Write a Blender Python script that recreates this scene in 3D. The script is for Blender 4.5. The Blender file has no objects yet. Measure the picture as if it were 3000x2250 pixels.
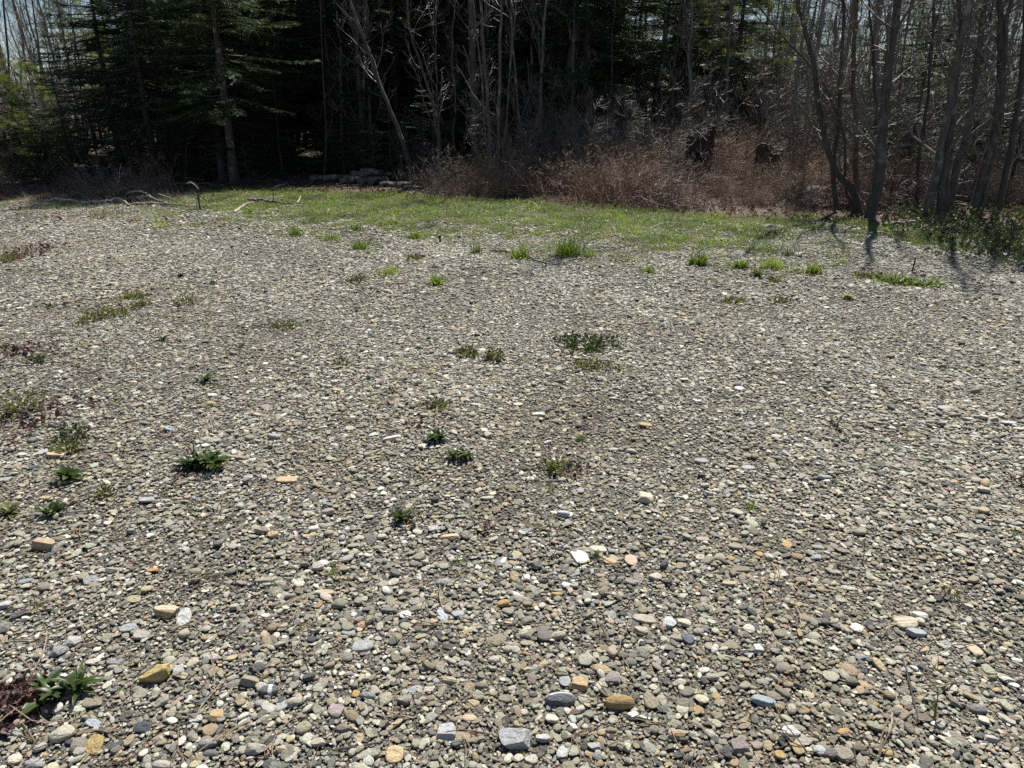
import bpy, bmesh, math
import numpy as np
from mathutils import Vector, Matrix

rng = np.random.default_rng(7)
SC = bpy.context.scene
COL = SC.collection
R = math.radians

# ------------------------------------------------------------------ camera, sky, sun, exposure
CAM_H, PITCH, FPX = 1.6, R(20.6), 2060.0          # eye height, downward tilt, focal length in pixels of the 3000 px wide photo
cam_d = bpy.data.cameras.new('camera')
cam_d.sensor_width = 36.0
cam_d.lens = 36.0 * FPX / 3000.0
cam_d.clip_start, cam_d.clip_end = 0.05, 2000
cam = bpy.data.objects.new('camera', cam_d)
COL.objects.link(cam)
cam.location = (0, 0, CAM_H)
cam.rotation_euler = (R(90) - PITCH, 0, 0)
SC.camera = cam

SUN_EL, SUN_AZ = R(57), R(20)                     # azimuth measured from +Y towards +X
world = bpy.data.worlds.new('World')
SC.world = world
world.use_nodes = True
wn = world.node_tree.nodes
sky = wn.new('ShaderNodeTexSky')
sky.sky_type = 'NISHITA'
sky.sun_disc = False
sky.sun_elevation, sky.sun_rotation = SUN_EL, SUN_AZ
sky.air_density, sky.dust_density, sky.ozone_density = 1.0, 0.6, 1.5
wn['Background'].inputs['Strength'].default_value = 0.052
world.node_tree.links.new(sky.outputs[0], wn['Background'].inputs['Color'])

sun_d = bpy.data.lights.new('sun', 'SUN')
sun_d.energy, sun_d.angle, sun_d.color = 4.6, R(0.55), (1.0, 0.955, 0.88)
sun = bpy.data.objects.new('sun', sun_d)
COL.objects.link(sun)
sdir = Vector((math.sin(SUN_AZ) * math.cos(SUN_EL), math.cos(SUN_AZ) * math.cos(SUN_EL), math.sin(SUN_EL)))
sun.rotation_euler = sdir.to_track_quat('Z', 'Y').to_euler()
sun.location = sdir * 40

SC.view_settings.view_transform = 'Standard'
SC.view_settings.look = 'None'
SC.view_settings.exposure = 0.9
SC.view_settings.gamma = 1.0
SC.view_settings.use_curve_mapping = False
SC.render.engine = 'CYCLES'
cy = SC.cycles
cy.max_bounces, cy.diffuse_bounces, cy.glossy_bounces, cy.transmission_bounces = 5, 3, 2, 3
cy.use_denoising = False
cy.sample_clamp_indirect = 3.0

# ------------------------------------------------------------------ terrain shape and placing helpers
def sstep(a, b, v):
    t = np.clip((np.asarray(v, float) - a) / (b - a), 0, 1)
    return t * t * (3 - 2 * t)

def hgt(x, y):
    x = np.asarray(x, float); y = np.asarray(y, float)
    z = 0.016 * np.sin(x * 1.7 + 0.6 * np.sin(y * 1.1)) * np.sin(y * 1.3 + 0.4) + 0.010 * np.sin(x * 3.9 + y * 2.7)
    f = sstep(17.5, 24, y)
    z = z + f * (0.10 * np.sin(x * 0.9 + 1) * np.sin(y * 0.7) + 0.06 * np.sin(x * 2.3 + y * 1.9) + 0.05)
    z = z + 0.62 * np.exp(-((x - 5.2) / 2.7) ** 2 - ((y - 18.6) / 2.0) ** 2)
    z = z + 0.3 * np.exp(-((x - 1.6) / 2.6) ** 2 - ((y - 20.5) / 2.0) ** 2)
    z = z + 0.10 * np.exp(-((x + 5.4) / 2.0) ** 2 - ((y - 15.6) / 0.5) ** 2)
    return z

cP, sP = math.cos(PITCH), math.sin(PITCH)
def ray(px, py):
    u, v = (px - 1500.0) / FPX, (1125.0 - py) / FPX
    return np.array([u, cP + v * sP, -sP + v * cP])

def gp(px, py, up=0.0):
    """the ground point a photo pixel shows"""
    d = ray(px, py); z = 0.0
    for _ in range(12):
        t = (z - CAM_H) / d[2]
        z = 0.5 * z + 0.5 * float(hgt(d[0] * t, d[1] * t))
    return np.array([d[0] * t, d[1] * t, float(hgt(d[0] * t, d[1] * t)) + up])

def at(px, py, Y):
    """the point a photo pixel shows at distance Y"""
    d = ray(px, py); t = Y / d[1]
    return np.array([d[0] * t, Y, CAM_H + d[2] * t])

def mm_per_px(p):
    return (p[1] * cP + (CAM_H - p[2]) * sP) / FPX

# ------------------------------------------------------------------ materials
def mat(name):
    m = bpy.data.materials.new(name); m.use_nodes = True
    n = m.node_tree.nodes; l = m.node_tree.links
    return m, n, l, n['Principled BSDF']

def nd(n, t, **kw):
    o = n.new(t)
    for k, v in kw.items():
        if k in o.inputs: o.inputs[k].default_value = v
        else: setattr(o, k, v)
    return o

def mixc(n, l, a, b, f, blend='MIX'):
    m = n.new('ShaderNodeMix'); m.data_type = 'RGBA'; m.blend_type = blend
    for s, v in ((m.inputs[0], f), (m.inputs[6], a), (m.inputs[7], b)):
        if hasattr(v, 'links') or hasattr(v, 'is_linked'): l.new(v, s)
        elif isinstance(v, (int, float)): s.default_value = v
        else: s.default_value = (*v, 1)
    return m.outputs[2]

def ramp(n, l, fac, stops):
    r = n.new('ShaderNodeValToRGB')
    while len(r.color_ramp.elements) < len(stops): r.color_ramp.elements.new(0.5)
    for e, (p, c) in zip(r.color_ramp.elements, stops):
        e.position = p; e.color = (*c, 1) if not isinstance(c, (int, float)) else (c, c, c, 1)
    l.new(fac, r.inputs[0])
    return r.outputs[0]

def bump(n, l, hsock, b, strength, dist):
    bp = nd(n, 'ShaderNodeBump', Strength=strength, Distance=dist)
    l.new(hsock, bp.inputs['Height']); l.new(bp.outputs[0], b.inputs['Normal'])

def stone_mat(name, inst, band=None):
    m, n, l, b = mat(name)
    if inst:
        a = n.new('ShaderNodeAttribute'); a.attribute_type = 'INSTANCER'; a.attribute_name = 'tint'; c = a.outputs['Color']
        rnd = n.new('ShaderNodeObjectInfo').outputs['Random']
    else:
        oi = n.new('ShaderNodeObjectInfo'); c = oi.outputs['Color']; rnd = oi.outputs['Random']
    tc = n.new('ShaderNodeTexCoord').outputs['Object']
    ad = n.new('ShaderNodeVectorMath'); ad.operation = 'ADD'
    sc = n.new('ShaderNodeMath'); sc.operation = 'MULTIPLY'; sc.inputs[1].default_value = 37.0
    l.new(rnd, sc.inputs[0]); l.new(tc, ad.inputs[0]); l.new(sc.outputs[0], ad.inputs[1])
    v = ad.outputs[0]
    n1 = nd(n, 'ShaderNodeTexNoise', Scale=2.2, Detail=6.0, Roughness=0.65); l.new(v, n1.inputs['Vector'])
    n2 = nd(n, 'ShaderNodeTexNoise', Scale=14.0, Detail=3.0); l.new(v, n2.inputs['Vector'])
    c = mixc(n, l, c, ramp(n, l, n1.outputs[0], [(0.3, 0.72), (0.55, 1.05), (0.75, 1.3)]), 1.0, 'MULTIPLY')
    c = mixc(n, l, c, ramp(n, l, n2.outputs[0], [(0.32, 0.82), (0.6, 1.08)]), 1.0, 'MULTIPLY')
    if band:
        sx = n.new('ShaderNodeSeparateXYZ'); l.new(tc, sx.inputs[0])
        nm = nd(n, 'ShaderNodeTexNoise', Scale=1.7, Detail=4.0); l.new(tc, nm.inputs['Vector'])
        k = n.new('ShaderNodeMath'); k.operation = 'MULTIPLY_ADD'; k.inputs[1].default_value = 0.35; l.new(nm.outputs[0], k.inputs[0])
        l.new(sx.outputs[band[0]], k.inputs[2])
        stops = [(0.0, 0.0)]
        for p, w in band[1]: stops += [(p - w - .02, 0.0), (p - w, 1.0), (p + w, 1.0), (p + w + .02, 0.0)]
        k2 = n.new('ShaderNodeMath'); k2.operation = 'MULTIPLY_ADD'; k2.inputs[1].default_value = 0.5; k2.inputs[2].default_value = 0.5; l.new(k.outputs[0], k2.inputs[0])
        c = mixc(n, l, c, band[2], ramp(n, l, k2.outputs[0], stops))
    l.new(c, b.inputs['Base Color'])
    b.inputs['Roughness'].default_value = 0.62
    b.inputs['Specular IOR Level'].default_value = 0.45
    bump(n, l, n1.outputs[0], b, 0.5, 0.12)
    return m

def bark_mat(name, c1, c2, scale=14.0, light=None, rough=0.8):
    m, n, l, b = mat(name)
    tc = n.new('ShaderNodeTexCoord').outputs['Object']
    mp = n.new('ShaderNodeMapping'); mp.inputs['Scale'].default_value = (1, 1, 0.18); l.new(tc, mp.inputs[0])
    n1 = nd(n, 'ShaderNodeTexNoise', Scale=scale, Detail=5.0, Roughness=0.7); l.new(mp.outputs[0], n1.inputs['Vector'])
    c = ramp(n, l, n1.outputs[0], [(0.32, c1), (0.68, c2)])
    if light:
        n2 = nd(n, 'ShaderNodeTexNoise', Scale=5.0, Detail=4.0); l.new(tc, n2.inputs['Vector'])
        c = mixc(n, l, c, light, ramp(n, l, n2.outputs[0], [(0.56, 0.0), (0.66, 0.75)]))
    oi = n.new('ShaderNodeObjectInfo')
    c = mixc(n, l, c, ramp(n, l, oi.outputs['Random'], [(0, 0.75), (1, 1.2)]), 1.0, 'MULTIPLY')
    l.new(c, b.inputs['Base Color'])
    b.inputs['Roughness'].default_value = rough
    bump(n, l, n1.outputs[0], b, 0.7, 0.02)
    return m

def leaf_mat(name, c1, c2, trans=0.35, rough=0.5, scale=1.3, tcol=None):
    m, n, l, b = mat(name)
    g = n.new('ShaderNodeNewGeometry')
    n1 = nd(n, 'ShaderNodeTexNoise', Scale=scale, Detail=3.0); l.new(g.outputs['Position'], n1.inputs['Vector'])
    oi = n.new('ShaderNodeObjectInfo')
    c = ramp(n, l, n1.outputs[0], [(0.33, c1), (0.67, c2)])
    c = mixc(n, l, c, ramp(n, l, g.outputs['Random Per Island'], [(0, 0.65), (1, 1.35)]), 1.0, 'MULTIPLY')
    c = mixc(n, l, c, ramp(n, l, oi.outputs['Random'], [(0, 0.85), (1, 1.15)]), 1.0, 'MULTIPLY')
    l.new(c, b.inputs['Base Color']); b.inputs['Roughness'].default_value = rough
    b.inputs['Specular IOR Level'].default_value = 0.35
    if trans > 0:
        t = n.new('ShaderNodeBsdfTranslucent'); l.new(mixc(n, l, c, tcol or (1.3, 1.35, 0.6), 1.0, 'MULTIPLY'), t.inputs[0])
        mx = n.new('ShaderNodeMixShader'); mx.inputs[0].default_value = trans
        l.new(b.outputs[0], mx.inputs[1]); l.new(t.outputs[0], mx.inputs[2]); l.new(mx.outputs[0], n['Material Output'].inputs[0])
    return m

M = {}
M['pebble'] = stone_mat('pebble', True)
M['stone'] = stone_mat('stone', False)
M['stone_band'] = stone_mat('stone_white_band', False, (1, [(0.66, 0.04)], (0.62, 0.6, 0.56)))
M['stone_layers'] = stone_mat('stone_layers', False, (1, [(0.45, 0.05), (0.68, 0.07)], (0.6, 0.53, 0.4)))
M['stone_patch'] = stone_mat('stone_quartz_patch', False, (0, [(0.66, 0.1)], (0.66, 0.65, 0.62)))
M['bark_fir'] = bark_mat('bark_fir', (0.022, 0.018, 0.015), (0.085, 0.07, 0.06), 16)
M['bark_fir_pale'] = bark_mat('bark_fir_pale', (0.025, 0.02, 0.017), (0.09, 0.075, 0.066), 16, (0.26, 0.245, 0.23))
M['bark_grey'] = bark_mat('bark_grey', (0.03, 0.025, 0.021), (0.12, 0.104, 0.09), 26, (0.22, 0.21, 0.195))
M['bark_brown'] = bark_mat('bark_brown', (0.05, 0.03, 0.022), (0.15, 0.095, 0.07), 20)
M['bark_pale'] = bark_mat('bark_pale', (0.05, 0.043, 0.037), (0.15, 0.132, 0.117), 20, (0.28, 0.265, 0.25))
M['twig'] = bark_mat('twig', (0.07, 0.058, 0.05), (0.19, 0.165, 0.145), 20, rough=0.5)
M['twig_light'] = bark_mat('twig_light', (0.085, 0.074, 0.062), (0.23, 0.205, 0.175), 20, rough=0.6)
M['twig_red'] = bark_mat('twig_red', (0.08, 0.045, 0.036), (0.18, 0.115, 0.09), 20, rough=0.5)
M['bramble'] = bark_mat('bramble', (0.12, 0.065, 0.042), (0.34, 0.215, 0.145), 9, rough=0.75)
M['bramble_tan'] = bark_mat('bramble_tan', (0.18, 0.125, 0.075), (0.4, 0.3, 0.195), 9, rough=0.75)
M['bramble_grey'] = bark_mat('bramble_grey', (0.06, 0.048, 0.042), (0.2, 0.17, 0.15), 9, rough=0.7)
M['soil_clod'] = bark_mat('soil_clod', (0.012, 0.01, 0.008), (0.05, 0.038, 0.028), 9)
M['driftwood'] = bark_mat('driftwood', (0.2, 0.165, 0.13), (0.42, 0.37, 0.31), 20, rough=0.65)
M['log_bark'] = bark_mat('log_bark', (0.025, 0.02, 0.017), (0.14, 0.122, 0.105), 30, (0.26, 0.24, 0.22))
M['log_end'] = bark_mat('log_end', (0.07, 0.052, 0.038), (0.2, 0.155, 0.115), 18)
M['iron'] = bark_mat('iron', (0.012, 0.011, 0.011), (0.035, 0.028, 0.025), 20, rough=0.55)
M['needle_dark'] = leaf_mat('needle_dark', (0.016, 0.036, 0.018), (0.036, 0.07, 0.026), 0.28)
M['needle_mid'] = leaf_mat('needle_mid', (0.026, 0.055, 0.02), (0.06, 0.1, 0.03), 0.35)
M['needle_blue'] = leaf_mat('needle_blue', (0.03, 0.055, 0.036), (0.06, 0.095, 0.055), 0.3)
M['needle_pine'] = leaf_mat('needle_pine', (0.085, 0.11, 0.04), (0.15, 0.165, 0.065), 0.42)
M['grass'] = leaf_mat('grass', (0.075, 0.125, 0.02), (0.165, 0.22, 0.045), 0.5, 0.45)
M['grass_dry'] = leaf_mat('grass_dry', (0.2, 0.155, 0.1), (0.36, 0.29, 0.19), 0.25, 0.6, tcol=(1, .95, .8))
M['leaf_dark'] = leaf_mat('leaf_dark', (0.034, 0.056, 0.016), (0.06, 0.09, 0.025), 0.3, 0.38, 6)
M['leaf_mat'] = leaf_mat('leaf_yellowgreen', (0.075, 0.09, 0.025), (0.13, 0.14, 0.05), 0.38, 0.45, 6)
M['leaf_pale'] = leaf_mat('leaf_pale', (0.19, 0.22, 0.12), (0.26, 0.28, 0.16), 0.3, 0.6, 6)
M['bud'] = leaf_mat('bud', (0.16, 0.17, 0.05), (0.27, 0.25, 0.09), 0.4)
M['dead_leaf'] = leaf_mat('dead_leaf', (0.075, 0.04, 0.03), (0.2, 0.115, 0.08), 0.2, 0.6, 9, (1, .8, .6))
M['dead_leaf_dark'] = leaf_mat('dead_leaf_dark', (0.05, 0.028, 0.026), (0.14, 0.085, 0.075), 0.15, 0.55, 9, (1, .8, .7))
M['underleaf'] = leaf_mat('underleaf', (0.035, 0.05, 0.025), (0.075, 0.09, 0.045), 0.3, 0.4, 3)

# ------------------------------------------------------------------ mesh helpers
def add_mesh(name, V, Q=None, T=None, m=None, smooth=False):
    """numpy verts, quads and triangles to a mesh"""
    me = bpy.data.meshes.new(name)
    Q = np.zeros((0, 4), int) if Q is None else np.asarray(Q)
    T = np.zeros((0, 3), int) if T is None else np.asarray(T)
    me.vertices.add(len(V)); me.vertices.foreach_set('co', np.asarray(V, np.float32).ravel())
    nl = Q.size + T.size
    me.loops.add(nl); me.loops.foreach_set('vertex_index', np.concatenate([Q.ravel(), T.ravel()]).astype(np.int32))
    me.polygons.add(len(Q) + len(T))
    st = np.concatenate([np.arange(len(Q)) * 4, Q.size + np.arange(len(T)) * 3]).astype(np.int32)
    me.polygons.foreach_set('loop_start', st)
    me.polygons.foreach_set('use_smooth', np.full(len(Q) + len(T), smooth))
    me.update(calc_edges=True); me.validate()
    if m: me.materials.append(M[m] if isinstance(m, str) else m)
    return me

class Geo:
    def __init__(s): s.V, s.Q, s.T, s.n = [], [], [], 0
    def add(s, V, Q=None, T=None):
        if Q is not None and len(Q): s.Q.append(np.asarray(Q) + s.n)
        if T is not None and len(T): s.T.append(np.asarray(T) + s.n)
        s.V.append(np.asarray(V, float).reshape(-1, 3)); s.n += len(s.V[-1])
        return s
    def mesh(s, name, m, smooth=False):
        return add_mesh(name, np.concatenate(s.V), np.concatenate(s.Q) if s.Q else None, np.concatenate(s.T) if s.T else None, m, smooth)

def nrm(v): return v / np.maximum(np.linalg.norm(v, axis=-1, keepdims=True), 1e-9)

def tubes(geo, P, Rr, sides):
    """many polylines P (n,m,3) with radii (n,m) as tubes"""
    n, m, _ = P.shape
    T = np.gradient(P, axis=1); T = nrm(T)
    mean = nrm(P[:, -1] - P[:, 0])
    ref = np.where(np.abs(mean[:, 2:3]) > 0.8, np.array([[1.0, 0.13, 0]]), np.array([[0.11, 0.05, 1.0]]))
    A = nrm(np.cross(T, ref[:, None, :])); B = np.cross(T, A)
    ang = np.arange(sides) * 2 * math.pi / sides
    V = P[:, :, None, :] + Rr[:, :, None, None] * (np.cos(ang)[None, None, :, None] * A[:, :, None, :] + np.sin(ang)[None, None, :, None] * B[:, :, None, :])
    i = np.arange(n)[:, None, None] * m * sides; j = np.arange(m - 1)[None, :, None] * sides; k = np.arange(sides)[None, None, :]; k2 = (k + 1) % sides
    Q = np.stack([i + j + k, i + j + k2, i + j + sides + k2, i + j + sides + k], -1).reshape(-1, 4)
    geo.add(V.reshape(-1, 3), Q)

def smooth_line(P, m):
    """Catmull-Rom resampling of control points to m points"""
    P = np.asarray(P, float)
    Pe = np.vstack([2 * P[0] - P[1], P, 2 * P[-1] - P[-2]])
    t = np.linspace(0, len(P) - 1, m); i = np.minimum(t.astype(int), len(P) - 2); f = (t - i)[:, None]
    a, b, c, d = Pe[i], Pe[i + 1], Pe[i + 2], Pe[i + 3]
    return 0.5 * (2 * b + (c - a) * f + (2 * a - 5 * b + 4 * c - d) * f ** 2 + (3 * b - 3 * c + d - a) * f ** 3)

def sample_on(P, Rr, idx, t):
    m = P.shape[1]; s = t * (m - 1); i = np.minimum(s.astype(int), m - 2); f = (s - i)[:, None]
    p = P[idx, i] * (1 - f) + P[idx, i + 1] * f
    d = nrm(P[idx, i + 1] - P[idx, i])
    r = Rr[idx, i] * (1 - f[:, 0]) + Rr[idx, i + 1] * f[:, 0]
    return p, d, r

def grow(P, Rr, per, t0, t1, length, ang, m, up=0.15, wander=0.18, rfac=0.6, rmin=0.0022, g=rng, taper=0.25, lenpow=0.6):
    """branches growing off every polyline of P; length in metres (range)"""
    n = P.shape[0]; idx = np.repeat(np.arange(n), per); N = len(idx)
    t = g.uniform(t0, t1, N)
    p, d, r = sample_on(P, Rr, idx, t)
    side = nrm(g.normal(size=(N, 3))); side = nrm(side - (side * d).sum(1, keepdims=True) * d)
    a = g.uniform(ang[0], ang[1], N)[:, None]
    dd = nrm(d * np.cos(a) + side * np.sin(a))
    L = g.uniform(length[0], length[1], N) * (1.08 - t) ** lenpow
    out = np.empty((N, m, 3)); out[:, 0] = p
    for k in range(1, m):
        dd = nrm(dd + g.normal(size=(N, 3)) * wander + np.array([0, 0, up]))
        out[:, k] = out[:, k - 1] + dd * (L / (m - 1))[:, None]
    rb = np.maximum(r * rfac * g.uniform(0.6, 1.0, N), rmin * 1.4)
    Ro = np.maximum(rb[:, None] * np.linspace(1, taper, m)[None, :], rmin)
    return out, Ro

def link(name, data, parent=None, loc=None, rot=None, scale=None):
    o = bpy.data.objects.new(name, data); COL.objects.link(o)
    if parent is not None: o.parent = parent
    if loc is not None: o.location = loc
    if rot is not None: o.rotation_euler = rot
    if scale is not None: o.scale = scale
    return o

def tag(o, label, cat=None, group=None, kind=None):
    o['label'] = label
    if cat: o['category'] = cat
    if group: o['group'] = group
    if kind: o['kind'] = kind
    return o

def source_collection(name, meshes):
    c = bpy.data.collections.new(name)
    for me in meshes:
        c.objects.link(bpy.data.objects.new(me.name, me))
    return c

def scatter(name, coll, pos, rot, scl, var, tint=None):
    """one object of kind stuff: the collection's meshes set on points"""
    me = bpy.data.meshes.new(name)
    n = len(pos)
    me.vertices.add(n); me.vertices.foreach_set('co', np.asarray(pos, np.float32).ravel())
    def attr(nm, tp, arr, key):
        a = me.attributes.new(nm, tp, 'POINT'); a.data.foreach_set(key, np.ascontiguousarray(arr).ravel())
    attr('rot', 'FLOAT_VECTOR', np.asarray(rot, np.float32), 'vector')
    scl = np.asarray(scl, np.float32)
    if scl.ndim == 1: scl = np.repeat(scl[:, None], 3, 1)
    attr('scl', 'FLOAT_VECTOR', scl, 'vector')
    attr('var', 'INT', np.asarray(var, np.int32), 'value')
    if tint is not None:
        attr('tint', 'FLOAT_COLOR', np.concatenate([tint, np.ones((n, 1))], 1).astype(np.float32), 'color')
    o = link(name, me)
    ng = bpy.data.node_groups.new(name, 'GeometryNodeTree')
    ng.interface.new_socket('Geometry', in_out='INPUT', socket_type='NodeSocketGeometry')
    ng.interface.new_socket('Geometry', in_out='OUTPUT', socket_type='NodeSocketGeometry')
    N, L = ng.nodes, ng.links
    gi, go = N.new('NodeGroupInput'), N.new('NodeGroupOutput')
    iop = N.new('GeometryNodeInstanceOnPoints')
    ci = N.new('GeometryNodeCollectionInfo'); ci.inputs['Collection'].default_value = coll
    ci.inputs['Separate Children'].default_value = True; ci.inputs['Reset Children'].default_value = True
    iop.inputs['Pick Instance'].default_value = True
    def na(nm, tp):
        a = N.new('GeometryNodeInputNamedAttribute'); a.data_type = tp; a.inputs['Name'].default_value = nm
        return next(s for s in a.outputs if s.enabled and s.name == 'Attribute')
    e2r = N.new('FunctionNodeEulerToRotation')
    L.new(na('rot', 'FLOAT_VECTOR'), e2r.inputs[0])
    L.new(gi.outputs[0], iop.inputs['Points']); L.new(ci.outputs[0], iop.inputs['Instance'])
    L.new(na('var', 'INT'), iop.inputs['Instance Index'])
    L.new(e2r.outputs[0], iop.inputs['Rotation']); L.new(na('scl', 'FLOAT_VECTOR'), iop.inputs['Scale'])
    L.new(iop.outputs[0], go.inputs[0])
    md = o.modifiers.new('scatter', 'NODES'); md.node_group = ng
    return o

# ------------------------------------------------------------------ the ground
def px_line(pts):
    P = np.array([gp(*p)[:2] for p in pts]); P = P[np.argsort(P[:, 0])]
    return P[:, 0], P[:, 1]
GN = px_line([(-250, 660), (150, 655), (450, 650), (700, 672), (1000, 712), (1300, 716), (1500, 728), (1750, 762), (2050, 790), (2300, 785), (2470, 722), (2620, 712), (2760, 745), (3000, 800), (3300, 840)])
GF = px_line([(-250, 592), (150, 594), (400, 584), (560, 562), (700, 558), (1000, 574), (1300, 588), (1700, 606), (2000, 634), (2300, 650), (2600, 665), (2800, 675), (3200, 690)])
def grass_near(x): return np.interp(x, *GN)
def grass_far(x): return np.interp(x, *GF)
def patch_noise(x, y, s=1.0):
    x = np.asarray(x) * s; y = np.asarray(y) * s
    return (np.sin(x * 1.9 + 1.3 * np.sin(y * 1.4)) * np.sin(y * 2.3 + np.sin(x * 1.1)) + 0.6 * np.sin(x * 5.1 + y * 3.3) * np.sin(y * 4.7 - x * 2.2)) / 1.6
def grass_amount(x, y):
    near, far = grass_near(x), grass_far(x)
    e = y - near + 0.9 * patch_noise(x, y)
    a = sstep(-1.2, 1.2, e) * (1 - sstep(-0.3, 1.3, y - far + 0.5 * patch_noise(x, y, 1.7)))
    thin = sstep(0.2, 4.2, y - near)                   # sparse towards the gravel
    a = a * np.clip(sstep(-.25, .75, patch_noise(x, y, 2.6) + 0.35 * patch_noise(x + 5, y, 6.1) + 1.25 * thin - .12), .07, 1)
    return a * (0.34 + 0.66 * sstep(-8.5, -5.2, x)) * (1 - .6 * sstep(5.6, 6.8, x))
def forest_amount(x, y):
    return sstep(-0.5, 0.7, y - grass_far(x) + 0.4 * patch_noise(x, y, 1.7))

xs = np.concatenate([[-600, -250, -120, -70], np.arange(-40, -12, 0.6), np.arange(-12, 12, 0.16), np.arange(12, 40.1, 0.6), [70, 120, 250, 600]])
ys = np.concatenate([[-600, -200, -60, -20, -6], np.arange(-2, 22, 0.16), np.arange(22, 50, 0.6), [60, 80, 120, 250, 600]])
gx, gy = np.meshgrid(xs, ys)
gz = hgt(gx, gy)
nx, ny = len(xs), len(ys)
ii = (np.arange(ny - 1)[:, None] * nx + np.arange(nx - 1)[None, :]).ravel()
gme = add_mesh('ground', np.stack([gx, gy, gz], -1).reshape(-1, 3), np.stack([ii, ii + 1, ii + nx + 1, ii + nx], 1), None, None, True)
zc = np.zeros((nx * ny, 4), np.float32)
zc[:, 0] = grass_amount(gx, gy).ravel(); zc[:, 1] = forest_amount(gx, gy).ravel(); zc[:, 3] = 1
a = gme.attributes.new('zone', 'FLOAT_COLOR', 'POINT'); a.data.foreach_set('color', zc.ravel())
gm, n, l, b = mat('ground')
za = n.new('ShaderNodeAttribute'); za.attribute_name = 'zone'
zs = n.new('ShaderNodeSeparateColor'); l.new(za.outputs['Color'], zs.inputs[0])
pos = n.new('ShaderNodeNewGeometry').outputs['Position']
v1 = nd(n, 'ShaderNodeTexVoronoi', Scale=75.0); l.new(pos, v1.inputs['Vector'])
v2 = nd(n, 'ShaderNodeTexVoronoi', Scale=190.0); l.new(pos, v2.inputs['Vector'])
n1 = nd(n, 'ShaderNodeTexNoise', Scale=3.0, Detail=6.0, Roughness=0.7); l.new(pos, n1.inputs['Vector'])
n2 = nd(n, 'ShaderNodeTexNoise', Scale=60.0, Detail=4.0); l.new(pos, n2.inputs['Vector'])
sc1 = n.new('ShaderNodeSeparateColor'); l.new(v1.outputs['Color'], sc1.inputs[0])
grit = ramp(n, l, sc1.outputs[0], [(0.0, (0.03, 0.026, 0.02)), (0.35, (0.065, 0.056, 0.043)), (0.7, (0.11, 0.095, 0.074)), (1.0, (0.19, 0.168, 0.135))])
sc2 = n.new('ShaderNodeSeparateColor'); l.new(v2.outputs['Color'], sc2.inputs[0])
grit2 = ramp(n, l, sc2.outputs[0], [(0.0, (0.025, 0.021, 0.016)), (0.6, (0.07, 0.059, 0.045)), (1.0, (0.14, 0.122, 0.097))])
grit = mixc(n, l, grit, grit2, 0.55)
grit = mixc(n, l, grit, ramp(n, l, n1.outputs[0], [(0.3, 0.7), (0.7, 1.15)]), 1.0, 'MULTIPLY')
soil = ramp(n, l, n2.outputs[0], [(0.3, (0.045, 0.034, 0.022)), (0.7, (0.16, 0.125, 0.08))])
floor = ramp(n, l, n2.outputs[0], [(0.3, (0.03, 0.02, 0.014)), (0.7, (0.12, 0.08, 0.055))])
c = mixc(n, l, grit, soil, zs.outputs[0]); c = mixc(n, l, c, floor, zs.outputs[1])
l.new(c, b.inputs['Base Color']); b.inputs['Roughness'].default_value = 0.9
bump(n, l, v2.outputs['Distance'], b, 0.6, 0.006)
gme.materials.append(gm)
ground = link('ground', gme); ground['kind'] = 'structure'; ground['label'] = 'gravel clearing running into grass and a leaf-strewn forest floor'

# ------------------------------------------------------------------ stones
def stone_verts(g, kind, sub):
    bm = bmesh.new(); bmesh.ops.create_icosphere(bm, subdivisions=sub, radius=1.0)
    V = np.array([v.co[:] for v in bm.verts]); F = np.array([[v.index for v in f.verts] for f in bm.faces]); bm.free()
    e = {'round': 1.0, 'flat': 0.9, 'angular': 0.74}[kind]
    V = np.sign(V) * np.abs(V) ** e; V = V / np.linalg.norm(V, axis=1).max()
    k = g.normal(size=(3, 3)) * 1.5; ph = g.uniform(0, 6, 3)
    V *= (1 + (0.07 if kind != 'angular' else 0.1) * np.sin(V @ k.T + ph).sum(1, keepdims=True) / 1.5)
    cuts = {'round': g.integers(1, 4), 'flat': g.integers(2, 5), 'angular': g.integers(5, 9)}[kind]
    for _ in range(cuts):
        d = nrm(g.normal(size=3) * ((1, 1, 0.45) if kind != 'angular' else (1, 1, 0.8)))
        off = g.uniform(0.62, 0.92) if kind != 'angular' else g.uniform(0.58, 0.85)
        s = V @ d - off
        V = V - np.where(s > 0, s, 0)[:, None] * d * (0.85 if kind != 'angular' else 0.97)
    if kind != 'round':                            # a flat bedding face on top
        d = nrm(np.array([g.normal(0, .12), g.normal(0, .12), 1.0])); s = V @ d - (.55 if kind == 'flat' else g.uniform(.45, .62)); V = V - np.where(s > 0, s, 0)[:, None] * d * .94
    V = V - (V.max(0) + V.min(0)) / 2
    V = V / np.abs(V).max(0)                       # unit half extents
    return V, F

g1 = np.random.default_rng(11)
peb_src = []
for i in range(26):
    kind = ('round', 'flat', 'angular', 'round', 'flat')[i % 5]
    V, F = stone_verts(g1, kind, 3 if i < 16 else 2)
    peb_src.append(add_mesh('pebble_shape', V, None, F, 'pebble', True))
peb_col = source_collection('pebble_shapes', peb_src)

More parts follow.
